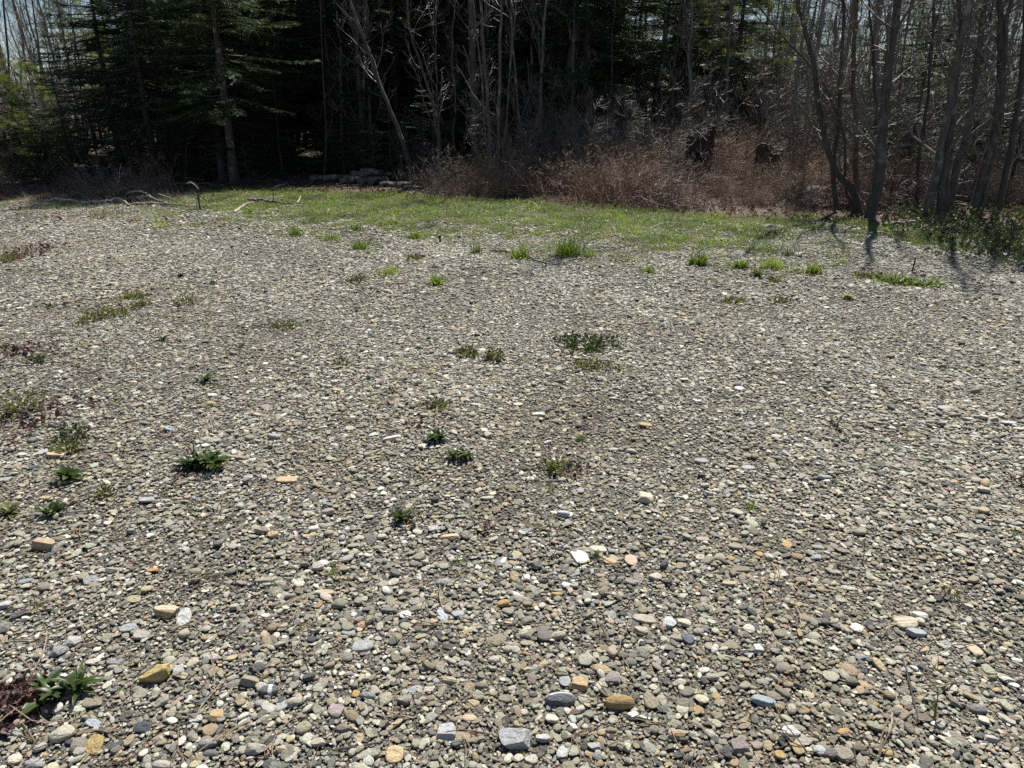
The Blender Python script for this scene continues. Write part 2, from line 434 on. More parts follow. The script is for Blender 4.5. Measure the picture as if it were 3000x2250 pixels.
PAL = np.array([[0.325, 0.298, 0.245], [0.24, 0.218, 0.18], [0.40, 0.37, 0.305], [0.165, 0.155, 0.138], [0.29, 0.25, 0.185], [0.52, 0.48, 0.395],
                [0.43, 0.345, 0.225], [0.32, 0.25, 0.17], [0.092, 0.092, 0.09], [0.33, 0.335, 0.33], [0.65, 0.62, 0.54], [0.38, 0.30, 0.225], [0.46, 0.33, 0.17]])
PW = np.array([18, 14, 16, 11, 12, 11, 5, 5, 7, 3.5, 5.5, 2.2, 0.8]); PW = PW / PW.sum()
def pick_tint(g, n):
    t = PAL[g.choice(len(PAL), n, p=PW)] * g.uniform(0.78, 1.22, (n, 1)) * (1 + g.normal(0, 0.03, (n, 3)))
    return np.clip(t * np.array([.97, 1.0, .97]), 0.03, 0.72)

gg = np.random.default_rng(5)
def dirt_amount(x, y):                            # where soil and plant bits lie between the stones
    return sstep(.05, .8, patch_noise(x + 1.7, y + .4, .75) + .35 * patch_noise(x, y, 2.9)) * (1 - .75 * sstep(-.5, 2.5, x - .25 * y))
def gravel_band(y0, y1, sp, smed, ssig, smin, smax, lift, keep=1.0):
    nyy = int((y1 - y0) / sp); out = []
    for j in range(nyy):
        y = y0 + (j + 0.5) * sp; hw = 0.69 * y + 1.0
        k = int(2 * hw / sp)
        x = -hw + (np.arange(k) + 0.5 + (j % 2) * 0.5) * sp
        out.append(np.stack([x, np.full(k, y)], 1))
    p = np.concatenate(out); p += gg.uniform(-0.5, 0.5, p.shape) * sp
    p = p[gg.uniform(size=len(p)) < keep]
    p = p[gg.uniform(size=len(p)) > .10 * dirt_amount(p[:, 0], p[:, 1])]
    ga = grass_amount(p[:, 0], p[:, 1]); fa = forest_amount(p[:, 0], p[:, 1])
    p = p[gg.uniform(size=len(p)) > np.clip(ga * 0.8 + fa, 0, 1)]
    n = len(p)
    L = np.clip(smed * np.exp(gg.normal(0, ssig, n)), smin, smax) * 0.5
    L = L * (1.0 + 0.16 * patch_noise(p[:, 0], p[:, 1] * .6, .9))
    asp = gg.uniform(0.45, 0.95, n); flat = np.where(gg.uniform(size=n) < .75, gg.uniform(0.16, 0.36, n), gg.uniform(0.36, 0.6, n))
    s = np.stack([L, L * asp, L * flat], 1)
    rot = np.stack([gg.normal(0, 0.17, n), gg.normal(0, 0.17, n), gg.uniform(0, 6.283, n)], 1)
    z = hgt(p[:, 0], p[:, 1]) + s[:, 2] * gg.uniform(0.3, 1.0, n) + lift * gg.uniform(0, 1, n)
    return np.column_stack([p, z]), rot, s, gg.integers(0, 26, n), pick_tint(gg, n) * (1.0 + .10 * patch_noise(p[:, 0] + 3, p[:, 1] * .5, .7))[:, None] * (1 - dirt_amount(p[:, 0], p[:, 1])[:, None] * np.array([.13, .165, .22]))
bands = [gravel_band(0.75, 3.3, 0.0134, 0.0132, 0.48, 0.007, 0.05, 0.007), gravel_band(0.75, 2.2, 0.0125, 0.0078, 0.22, 0.005, 0.012, 0.002),
         gravel_band(3.3, 6.2, 0.0154, 0.0154, 0.45, 0.009, 0.055, 0.006), gravel_band(6.2, 10.2, 0.0215, 0.0215, 0.40, 0.011, 0.06, 0.006),
         gravel_band(10.2, 17.0, 0.034, 0.029, 0.38, 0.015, 0.08, 0.007)]
cat = [np.concatenate([bb[i] for bb in bands]) for i in range(5)]

# ---- the stones that stand out, one object each (photo pixel of the centre, width and height in pixels, colour, shape)
STONES = [  # px, py, w, h, colour, kind, material, label
 (1506, 2157, 96, 76, (.34, .345, .345), 'angular', 'stone', 'large blocky light grey stone, the biggest one in the gravel'),
 (1641, 2046, 88, 56, (.115, .12, .135), 'round', 'stone_band', 'smooth dark grey stone with a thin white band across its top'),
 (1815, 2058, 88, 52, (.33, .225, .095), 'round', 'stone', 'rounded ochre brown stone beside the white-banded dark stone'),
 (183, 2146, 78, 58, (.46, .425, .335), 'round', 'stone', 'large pale buff oval stone in front of the dead leaf heap'),
 (458, 1978, 90, 50, (.47, .35, .14), 'angular', 'stone', 'wedge-shaped mustard yellow stone pointing up to one side'),
 (487, 1790, 70, 50, (.45, .33, .19), 'angular', 'stone_layers', 'tan layered stone with cream stripes beside a white shard'),
 (540, 1804, 40, 46, (.62, .62, .6), 'flat', 'stone', 'thin white shard leaning by the tan layered stone'),
 (381, 1838, 60, 32, (.33, .34, .35), 'flat', 'stone', 'slanting blue grey flat stone below the tan layered stone'),
 (415, 1860, 50, 30, (.36, .34, .3), 'flat', 'stone', 'wrinkled grey flat stone touching the slanting blue grey stone'),
 (217, 1879, 46, 40, (.42, .41, .39), 'angular', 'stone', 'rough whitish grey stone behind the leafy plant by dead leaves'),
 (176, 1908, 52, 42, (.26, .27, .265), 'angular', 'stone', 'dull grey triangular stone just behind the leafy plant'),
 (419, 2132, 50, 40, (.07, .08, .095), 'angular', 'stone', 'dark slate wedge stone standing among tan pebbles'),
 (790, 2021, 56, 40, (.14, .14, .145), 'round', 'stone_patch', 'dark grey stone with a white quartz patch'),
 (277, 2180, 46, 60, (.46, .33, .14), 'angular', 'stone', 'upright orange tan chunk beside the pale buff oval stone'),
 (636, 2093, 44, 40, (.46, .33, .18), 'angular', 'stone', 'boxy orange tan stone with a sharp top edge'),
 (270, 2055, 54, 36, (.23, .21, .155), 'flat', 'stone', 'leaning olive brown slab by the dead leaf heap'),
 (133, 1597, 66, 36, (.46, .35, .235), 'angular', 'stone', 'large tan stone in front of two leafy rosettes'),
 (133, 1462, 32, 24, (.44, .34, .2), 'angular', 'stone', None), (434, 1464, 50, 28, (.33, .335, .34), 'flat', 'stone', None),
 (766, 1556, 42, 28, (.34, .27, .21), 'angular', 'stone', None), (800, 1566, 34, 30, (.5, .36, .19), 'angular', 'stone', None),
 (393, 1756, 46, 24, (.4, .355, .24), 'flat', 'stone', None), (733, 2000, 56, 26, (.32, .28, .21), 'angular', 'stone', None),
 (858, 2060, 56, 26, (.4, .37, .3), 'round', 'stone', None), (983, 2081, 46, 46, (.33, .285, .265), 'angular', 'stone', None),
 (615, 2140, 44, 42, (.31, .24, .155), 'angular', 'stone', None), (610, 2180, 52, 32, (.3, .3, .3), 'round', 'stone', None),
 (620, 2210, 46, 26, (.15, .155, .155), 'round', 'stone', None), (752, 2197, 66, 40, (.34, .325, .28), 'angular', 'stone', None),
 (480, 2242, 60, 36, (.42, .39, .33), 'round', 'stone', None), (830, 2197, 44, 26, (.42, .34, .25), 'angular', 'stone', None),
 (935, 2178, 46, 30, (.52, .46, .35), 'angular', 'stone', None), (450, 1672, 42, 14, (.44, .27, .12), 'flat', 'stone', None),
 (771, 1703, 56, 24, (.32, .29, .22), 'flat', 'stone', None), (822, 1710, 36, 24, (.38, .33, .25), 'round', 'stone', None),
 (877, 1715, 32, 24, (.58, .54, .45), 'angular', 'stone', None), (955, 1737, 52, 18, (.46, .37, .24), 'flat', 'stone', None),
 (617, 1925, 50, 28, (.4, .385, .355), 'flat', 'stone', None), (709, 1925, 24, 20, (.4, .27, .22), 'round', 'stone', None),
 (330, 1672, 36, 24, (.3, .29, .22), 'angular', 'stone', None), (265, 1700, 50, 30, (.31, .32, .32), 'flat', 'stone', None),
 (75, 1704, 42, 22, (.25, .29, .33), 'flat', 'stone', None), (14, 1770, 40, 34, (.46, .46, .47), 'round', 'stone', None),
 (273, 1938, 42, 22, (.5, .47, .41), 'flat', 'stone', None), (340, 1938, 52, 24, (.28, .285, .28), 'flat', 'stone', None),
 (330, 1957, 30, 18, (.45, .42, .35), 'round', 'stone', None), (525, 1958, 34, 26, (.4, .4, .4), 'flat', 'stone', None),
 (110, 2050, 50, 24, (.3, .22, .15), 'flat', 'stone', None), (165, 2072, 40, 36, (.52, .5, .47), 'round', 'stone', None),
 (275, 2120, 48, 26, (.36, .38, .41), 'flat', 'stone', None), (100, 2240, 60, 30, (.33, .33, .33), 'round', 'stone', None),
 (575, 2107, 40, 22, (.48, .47, .44), 'flat', 'stone', None), (960, 1480, 30, 18, (.3, .3, .29), 'round', 'stone', None),
 (1697, 2000, 52, 46, (.48, .34, .19), 'angular', 'stone', 'cracked orange tan stone behind the white-banded dark stone'),
 (1793, 1983, 44, 44, (.26, .24, .21), 'angular', 'stone', 'pointed grey brown stone behind the rounded ochre stone'),
 (1846, 1940, 40, 30, (.19, .185, .17), 'round', 'stone', 'smooth dark olive egg-shaped stone touching a pale stalk'),
 (1309, 2142, 62, 60, (.40, .405, .41), 'angular', 'stone', 'rugged light grey stone beside the largest blocky stone'),
 (1157, 2202, 54, 52, (.56, .42, .24), 'flat', 'stone', 'flat cream tan oval stone beside a dark twig'),
 (1354, 2157, 50, 32, (.31, .255, .17), 'flat', 'stone', 'tilted brown slab between the rugged and the blocky grey stones'),
 (1297, 1793, 34, 40, (.43, .46, .5), 'flat', 'stone', 'upright pale blue grey teardrop stone'), (1340, 1798, 44, 24, (.36, .385, .4), 'flat', 'stone', None),
 (1188, 1800, 36, 26, (.58, .57, .55), 'flat', 'stone', None), (1299, 1708, 46, 24, (.34, .345, .34), 'round', 'stone', None),
 (1634, 1862, 48, 30, (.42, .36, .28), 'round', 'stone', None), (1063, 1889, 64, 42, (.36, .365, .355), 'flat', 'stone', 'broad light grey slab lying flat among small pebbles'),
 (1188, 1910, 32, 28, (.4, .36, .29), 'round', 'stone', None), (1318, 1995, 46, 30, (.44, .385, .255), 'round', 'stone', None),
 (1186, 2048, 42, 36, (.27, .245, .2), 'angular', 'stone', None), (1699, 1624, 50, 52, (.62, .6, .54), 'flat', 'stone', 'large creamy white flake beside a lone dandelion-like seedling'),
 (1752, 1609, 52, 24, (.6, .55, .45), 'flat', 'stone', 'cream flake behind the lone dandelion-like seedling'), (1848, 1636, 38, 36, (.52, .39, .29), 'flat', 'stone', None),
 (1788, 1643, 38, 24, (.56, .4, .23), 'flat', 'stone', None), (1318, 1576, 56, 17, (.56, .45, .27), 'flat', 'stone', None),
 (1270, 1549, 32, 26, (.45, .44, .4), 'angular', 'stone', None), (1890, 1457, 46, 42, (.58, .53, .36), 'angular', 'stone', 'chalky cream yellow lump of stone standing out of grey gravel'),
 (1593, 1701, 34, 24, (.15, .15, .15), 'round', 'stone', None), (1590, 1719, 36, 14, (.27, .235, .17), 'flat', 'stone', None),
 (1660, 1712, 30, 20, (.55, .57, .6), 'flat', 'stone', None), (1475, 1770, 36, 26, (.46, .3, .14), 'angular', 'stone', None),
 (1630, 1745, 34, 20, (.45, .33, .14), 'angular', 'stone', None), (1887, 1814, 70, 30, (.42, .375, .3), 'flat', 'stone', None),
 (1960, 1821, 42, 40, (.52, .53, .54), 'angular', 'stone', None), (1877, 1850, 42, 28, (.43, .38, .29), 'angular', 'stone', None),
 (1985, 1870, 44, 16, (.33, .29, .23), 'flat', 'stone', None), (1275, 2074, 15, 54, (.55, .53, .47), 'flat', 'stone', 'thin pale finger-shaped stone standing out lengthwise'),
 (1853, 2098, 36, 30, (.6, .59, .56), 'angular', 'stone', None), (1988, 2000, 42, 30, (.46, .42, .34), 'round', 'stone', None),
 (1983, 2154, 54, 32, (.42, .32, .17), 'round', 'stone', None), (1646, 2202, 34, 40, (.5, .5, .49), 'angular', 'stone', None),
 (1557, 2226, 40, 38, (.47, .44, .37), 'angular', 'stone', None), (1376, 2103, 44, 28, (.41, .31, .21), 'flat', 'stone_layers', None),
 (1684, 2091, 42, 30, (.15, .11, .085), 'angular', 'stone', None), (1564, 1963, 28, 34, (.23, .25, .255), 'round', 'stone', None),
 (1655, 1992, 34, 34, (.33, .335, .34), 'flat', 'stone', None), (1078, 2040, 46, 26, (.25, .26, .26), 'round', 'stone', None),
 (1045, 2030, 22, 26, (.45, .29, .11), 'angular', 'stone', None), (1215, 2020, 46, 20, (.4, .4, .39), 'flat', 'stone', None),
 (1255, 1955, 40, 24, (.22, .19, .13), 'angular', 'stone', None), (1447, 1933, 36, 26, (.46, .42, .35), 'round', 'stone', None),
 (1510, 1903, 30, 24, (.44, .42, .36), 'round', 'stone', None), (1545, 1885, 42, 20, (.36, .32, .24), 'flat', 'stone', None),
 (1920, 1690, 40, 32, (.5, .46, .38), 'angular', 'stone', None), (1210, 1735, 40, 22, (.37, .32, .27), 'round', 'stone', None),
 (1215, 1765, 38, 20, (.36, .33, .3), 'flat', 'stone', None), (1060, 1830, 32, 28, (.4, .27, .15), 'round', 'stone', None),
 (1140, 1790, 50, 18, (.17, .17, .165), 'flat', 'stone', None), (1740, 2190, 42, 24, (.44, .43, .4), 'angular', 'stone', None),
 (1590, 2165, 44, 26, (.49, .48, .45), 'angular', 'stone', None), (1430, 1460, 36, 16, (.43, .42, .38), 'flat', 'stone', None),
 (1650, 1510, 40, 22, (.44, .46, .48), 'angular', 'stone', None), (1548, 1555, 34, 24, (.42, .44, .46), 'flat', 'stone', None),
 (2313, 2144, 62, 42, (.62, .615, .6), 'angular', 'stone', 'bright white chunky stone at the head of a group of slabs'),
 (2352, 2165, 50, 38, (.35, .325, .275), 'flat', 'stone', 'grey brown slab leaning on the bright white chunk'),
 (2465, 2204, 66, 46, (.28, .245, .195), 'flat', 'stone', 'long brown grey oval stone lying aslant near two tan stones'),
 (2400, 2195, 36, 36, (.42, .43, .44), 'round', 'stone', None), (2337, 2187, 34, 44, (.43, .32, .18), 'angular', 'stone', None),
 (2236, 2053, 72, 36, (.31, .34, .375), 'flat', 'stone', 'broad smooth blue grey stone among brown pebbles'),
 (2164, 2182, 52, 50, (.26, .225, .205), 'angular', 'stone', 'dull brown grey slab half sunk in fine gravel'),
 (2684, 1855, 66, 24, (.36, .37, .39), 'flat', 'stone', 'long smooth pale blue grey stone in front of the banded tan one'),
 (2651, 1819, 66, 46, (.44, .39, .29), 'flat', 'stone_layers', 'large tan stone with a pale cross stripe'),
 (2690, 1809, 48, 26, (.6, .585, .55), 'angular', 'stone', 'white rough stone behind the long blue grey one'),
 (2193, 1840, 36, 30, (.55, .51, .43), 'flat', 'stone', None), (2046, 1850, 34, 26, (.35, .3, .25), 'round', 'stone', None),
 (2159, 1603, 56, 22, (.31, .275, .22), 'flat', 'stone', None), (2390, 1633, 32, 20, (.42, .45, .49), 'round', 'stone', None),
 (2395, 1604, 38, 16, (.32, .33, .32), 'flat', 'stone', None), (2058, 1580, 40, 20, (.42, .35, .27), 'flat', 'stone', None),
 (2289, 1679, 32, 22, (.57, .55, .49), 'flat', 'stone', None), (2277, 1939, 36, 30, (.31, .29, .24), 'round', 'stone', None),
 (2309, 1968, 42, 26, (.3, .23, .16), 'angular', 'stone', None), (2520, 1925, 32, 26, (.31, .31, .3), 'round', 'stone', None),
 (2853, 1896, 34, 46, (.5, .42, .29), 'flat', 'stone', None), (2863, 2077, 56, 36, (.2, .195, .185), 'round', 'stone', None),
 (2704, 2103, 60, 28, (.17, .145, .115), 'flat', 'stone', None), (2528, 2004, 28, 28, (.46, .34, .2), 'angular', 'stone', None),
 (2564, 2067, 24, 16, (.5, .31, .11), 'round', 'stone', None), (2470, 2144, 38, 18, (.5, .32, .13), 'flat', 'stone', None),
 (2419, 2067, 28, 24, (.43, .37, .28), 'round', 'stone', None), (2774, 2149, 34, 24, (.57, .56, .53), 'flat', 'stone', None),
 (2900, 2165, 40, 24, (.43, .42, .39), 'angular', 'stone', None), (2014, 1868, 36, 44, (.14, .155, .175), 'angular', 'stone', None),
 (2284, 2212, 32, 30, (.42, .3, .12), 'angular', 'stone', None), (2063, 1963, 34, 20, (.57, .55, .5), 'flat', 'stone', None),
 (2220, 1900, 30, 32, (.57, .57, .56), 'angular', 'stone', None), (2565, 2190, 36, 24, (.3, .25, .18), 'round', 'stone', None),
 (2600, 2205, 30, 26, (.42, .29, .13), 'round', 'stone', None), (2515, 2190, 40, 28, (.17, .14, .11), 'round', 'stone', None),
 (2655, 1965, 36, 26, (.43, .4, .35), 'angular', 'stone', None), (2190, 1915, 34, 18, (.43, .42, .4), 'flat', 'stone', None),
 (2135, 1710, 40, 18, (.5, .41, .27), 'flat', 'stone', None), (2480, 1725, 36, 16, (.46, .45, .4), 'flat', 'stone', None),
 (2170, 1670, 60, 18, (.24, .2, .15), 'flat', 'stone', None), (2345, 1700, 36, 26, (.35, .28, .21), 'round', 'stone', None),
 (1578, 1217, 40, 10, (.6, .58, .53), 'flat', 'stone', None), (1149, 1287, 58, 13, (.6, .56, .47), 'flat', 'stone', None),
 (1393, 1188, 34, 11, (.5, .49, .45), 'flat', 'stone', None), (1798, 1168, 24, 11, (.56, .53, .48), 'flat', 'stone', None),
 (1890, 1247, 42, 12, (.46, .33, .16), 'flat', 'stone', None), (1850, 1324, 32, 12, (.54, .5, .42), 'round', 'stone', None),
 (1798, 1319, 28, 16, (.45, .43, .38), 'angular', 'stone', None), (2165, 1138, 28, 14, (.6, .62, .63), 'flat', 'stone', None),
 (2954, 1240, 38, 16, (.47, .5, .53), 'flat', 'stone', None), (2838, 1229, 32, 12, (.55, .54, .5), 'flat', 'stone', None),
 (2809, 1125, 32, 18, (.5, .46, .39), 'flat', 'stone', None), (2414, 1400, 44, 14, (.3, .31, .32), 'flat', 'stone', None),
 (2054, 1353, 42, 12, (.38, .385, .39), 'flat', 'stone', None), (2147, 1369, 32, 13, (.5, .41, .31), 'flat', 'stone', None),
 (2192, 1373, 44, 13, (.43, .43, .42), 'flat', 'stone', None), (2452, 1007, 22, 9, (.33, .36, .4), 'flat', 'stone', None),
 (805, 1283, 38, 20, (.34, .355, .355), 'angular', 'stone', None), (502, 1258, 44, 18, (.35, .365, .38), 'flat', 'stone', None),
 (619, 1186, 32, 14, (.52, .42, .26), 'round', 'stone', None), (624, 1159, 32, 14, (.55, .56, .55), 'flat', 'stone', None),
 (398, 1190, 42, 15, (.34, .275, .19), 'flat', 'stone', None), (750, 1215, 36, 14, (.46, .37, .28), 'flat', 'stone', None),
 (131, 1324, 36, 14, (.48, .51, .54), 'flat', 'stone', None), (163, 1335, 54, 12, (.54, .42, .26), 'flat', 'stone', None),
 (841, 1410, 66, 12, (.52, .38, .22), 'flat', 'stone', None), (787, 1356, 36, 20, (.46, .4, .31), 'angular', 'stone', None),
 (696, 1342, 52, 18, (.29, .23, .18), 'flat', 'stone', None), (59, 903, 22, 9, (.62, .62, .6), 'flat', 'stone', None),
 (651, 1077, 24, 10, (.54, .47, .33), 'flat', 'stone', None), (985, 1147, 28, 12, (.54, .42, .24), 'angular', 'stone', None),
 (11, 1405, 40, 22, (.31, .325, .335), 'flat', 'stone', None), (728, 1400, 30, 15, (.36, .38, .4), 'flat', 'stone', None),
 (27, 1322, 28, 17, (.13, .11, .095), 'angular', 'stone', None), (686, 723, 22, 12, (.22, .19, .16), 'angular', 'stone', None),
 (1420, 818, 18, 13, (.36, .36, .37), 'round', 'stone', None), (1834, 872, 26, 8, (.55, .54, .51), 'flat', 'stone', None),
]
FIXED = len(STONES)
hero = {k: [add_mesh('stone_shape', *(lambda VF: (VF[0], None, VF[1]))(stone_verts(np.random.default_rng(100 + i + 50 * j), k, 4 if i < 3 else 3)), 'stone', True)
            for i in range(8)] for j, k in enumerate(('round', 'flat', 'angular'))}
gs = np.random.default_rng(21)
taken = [(s[0], s[1], max(s[2], s[3])) for s in STONES]
tries = 0
while len(STONES) < 300 and tries < 20000:          # further stones that read singly among the pebbles
    tries += 1
    py = gs.uniform(1150, 2235); px = gs.uniform(20, 2980); k = 0.45 + 0.55 * (py - 1000) / 1250
    w = gs.uniform(26, 42) * k + 4
    if any(abs(px - a0) < (w + c0) * 0.75 and abs(py - b0) < (w + c0) * 0.6 for a0, b0, c0 in taken): continue
    kind = ('round', 'flat', 'angular')[gs.choice(3, p=[.35, .4, .25])]
    c0 = tuple(np.clip(pick_tint(gs, 1)[0] * 1.05, .04, .6))
    STONES.append((px, py, w, w * gs.uniform(0.42, 0.62), c0, kind, 'stone', None)); taken.append((px, py, w))

def colour_word(c):
    r_, g_, b_ = c; v = (r_ + g_ + b_) / 3; s = (r_ - b_) / max(v, .01)
    if v > .5 and s < .4: return 'white' if s < .16 else 'cream'
    if v < .19: return 'dark slate' if s < .2 else 'dark brown'
    if s < -.05: return 'blue grey'
    if s < .18: return 'pale grey' if v > .36 else 'mid grey'
    if s < .42: return 'pale buff' if v > .38 else 'warm grey'
    if s < .75: return 'tan' if v > .3 else 'brown'
    return 'orange tan' if v > .27 else 'ochre brown'

LAND = [(1506, 2157, 'the largest blocky grey stone'), (1641, 2046, 'the white-banded dark stone'), (183, 2146, 'the large buff oval stone'), (458, 1978, 'the mustard wedge stone'),
        (487, 1790, 'the tan layered stone'), (790, 2021, 'the quartz-patched stone'), (1157, 2202, 'the flat cream tan oval'), (1063, 1889, 'the broad grey slab'),
        (1745, 1625, 'the lone dandelion-like seedling'), (1890, 1457, 'the chalky cream yellow lump'), (2313, 2144, 'the bright white chunk'), (2236, 2053, 'the broad blue grey stone'),
        (2651, 1819, 'the tan stone with pale stripe'), (595, 1335, 'the biggest leafy rosette'), (175, 2000, 'the leafy plant by dead leaves'), (1172, 1505, 'the sparse leafy rosette'),
        (1345, 1320, 'the grey green rosette'), (1635, 1370, 'the yellow green tuft beside bare soil'), (2735, 2060, 'the tall sprig with drooping leaf'), (2520, 1630, 'the thin dark sprig'),
        (155, 1480, 'the rosette behind the tan stone'), (2770, 1800, 'the small yellow sprig'), (2470, 1265, 'the short forked twig'), (1297, 1793, 'the blue grey teardrop stone'),
        (1715, 1005, 'the widest green weed mat'), (200, 1380, 'the glossy rosette near two weeds'), (975, 1670, 'the lone grassy sprout')]
def where(px, py, k=0):
    d = sorted((math.hypot(px - a0, (py - b0) * 1.3), a0, b0, t) for a0, b0, t in LAND)[k]
    dx, dy = px - d[1], (py - d[2]) * 1.3
    near = 'just ' if d[0] < 110 else ''
    if abs(dx) > 2.2 * abs(dy): r_ = 'left of' if dx < 0 else 'right of'
    elif abs(dy) > 2.2 * abs(dx): r_ = 'in front of' if dy > 0 else 'behind'
    else: r_ = ('front-' if dy > 0 else 'back-') + ('left of' if dx < 0 else 'right of')
    return near + r_ + ' ' + d[3]
used = {}; keep = np.ones(len(cat[0]), bool)
for q, (px, py, w, h, col, kind, mt, lab) in enumerate(STONES):
    p = gp(px, py + h * 0.25); k = mm_per_px(p)
    dep = math.atan2(CAM_H, p[1])                         # how steeply the eye looks down here
    hx = w * k / 2
    hz = hx * {'round': .5, 'flat': .27, 'angular': .55}[kind] * gs.uniform(.85, 1.1)
    seen = h * k / 2                                      # seen half height = depth*sin + height*cos
    hy = min(max((seen - hz * math.cos(dep) * 0.75) / math.sin(dep), hx * 0.5), hx * 1.9)
    o = link('stone', hero[kind][0 if q < 1 else int(gs.integers(0, 3)) if w > 48 else int(gs.integers(0, 8))])
    o.location = (p[0], p[1], p[2] + hz * 0.5 + 0.004)
    keep &= (((cat[0][:, 0] - p[0]) / (hx * .86)) ** 2 + ((cat[0][:, 1] - p[1]) / (hy * .86)) ** 2) > 1
    o.scale = (hx, hy, hz)
    tz = gs.normal(0, .12) if q < FIXED else gs.uniform(0, 6.28)
    o.rotation_euler = (gs.normal(0, .1), gs.normal(0, .1), tz + (math.pi if gs.uniform() < .5 and mt == 'stone' else 0))
    if q in (4,): o.rotation_euler = (0.1, -0.25, 0.25)
    if q in (6, 11, 13): o.rotation_euler = (0.5, 0.2, 0.2)
    o.color = (*col, 1)
    if mt != 'stone':
        o.data = o.data.copy(); o.data.materials[0] = M[mt]
    if lab is None:
        size = 'large' if hx > .026 else 'small' if hx < .013 else 'medium'
        shape = {'round': 'rounded', 'flat': 'flat', 'angular': 'angular'}[kind]
        tail = ' stone ' + where(px, py)
        for cand in (colour_word(col) + tail, f'{shape} {colour_word(col)}{tail}', f'{size} {shape} {colour_word(col)}{tail}',
                     f'{shape} {colour_word(col)} stone {where(px, py, 1)}', f'{size} {shape} {colour_word(col)} stone {where(px, py, 1)}',
                     f'{shape} {colour_word(col)} stone {where(px, py, 2)}', f'{size} {colour_word(col)} stone {where(px, py, 2)}'):
            lab = cand
            if lab not in used and len(lab.split()) >= 4: break
    used[lab] = used.get(lab, 0) + 1
    tag(o, lab, 'stone', 'stones that stand out of the gravel')

cat = [c_[keep] for c_ in cat]
tag(scatter('gravel', peb_col, *cat), 'loose grey and tan pebble gravel covering the clearing', 'gravel', kind='stuff')

# ------------------------------------------------------------------ trees: builders
def blades(geo, B, D, S, L, W, K, g, lean=0.9):
    """feathery sprays: B base, D direction, S sideways, length L, width W; K pointed teeth on each side"""
    n = len(B)
    k = np.arange(K)[None, :]
    f0, f1 = k / K, (k + 1.0) / K
    for sgn in (-1, 1):
        a = B[:, None] + D[:, None] * (L[:, None] * f0)[..., None]
        b_ = B[:, None] + D[:, None] * (L[:, None] * (f0 + 0.55 / K))[..., None]
        wl = W[:, None] * (1.0 - 0.55 * f0) * g.uniform(0.6, 1.2, (n, K))
        tip = a + D[:, None] * (L[:, None] / K * 0.4 + wl * lean)[..., None] + sgn * S[:, None] * wl[..., None] + g.normal(0, 0.12, (n, K, 3)) * wl[..., None]
        V = np.stack([a, b_, tip], 2).reshape(-1, 3)
        T = np.arange(len(V)).reshape(-1, 3)
        geo.add(V, None, T)

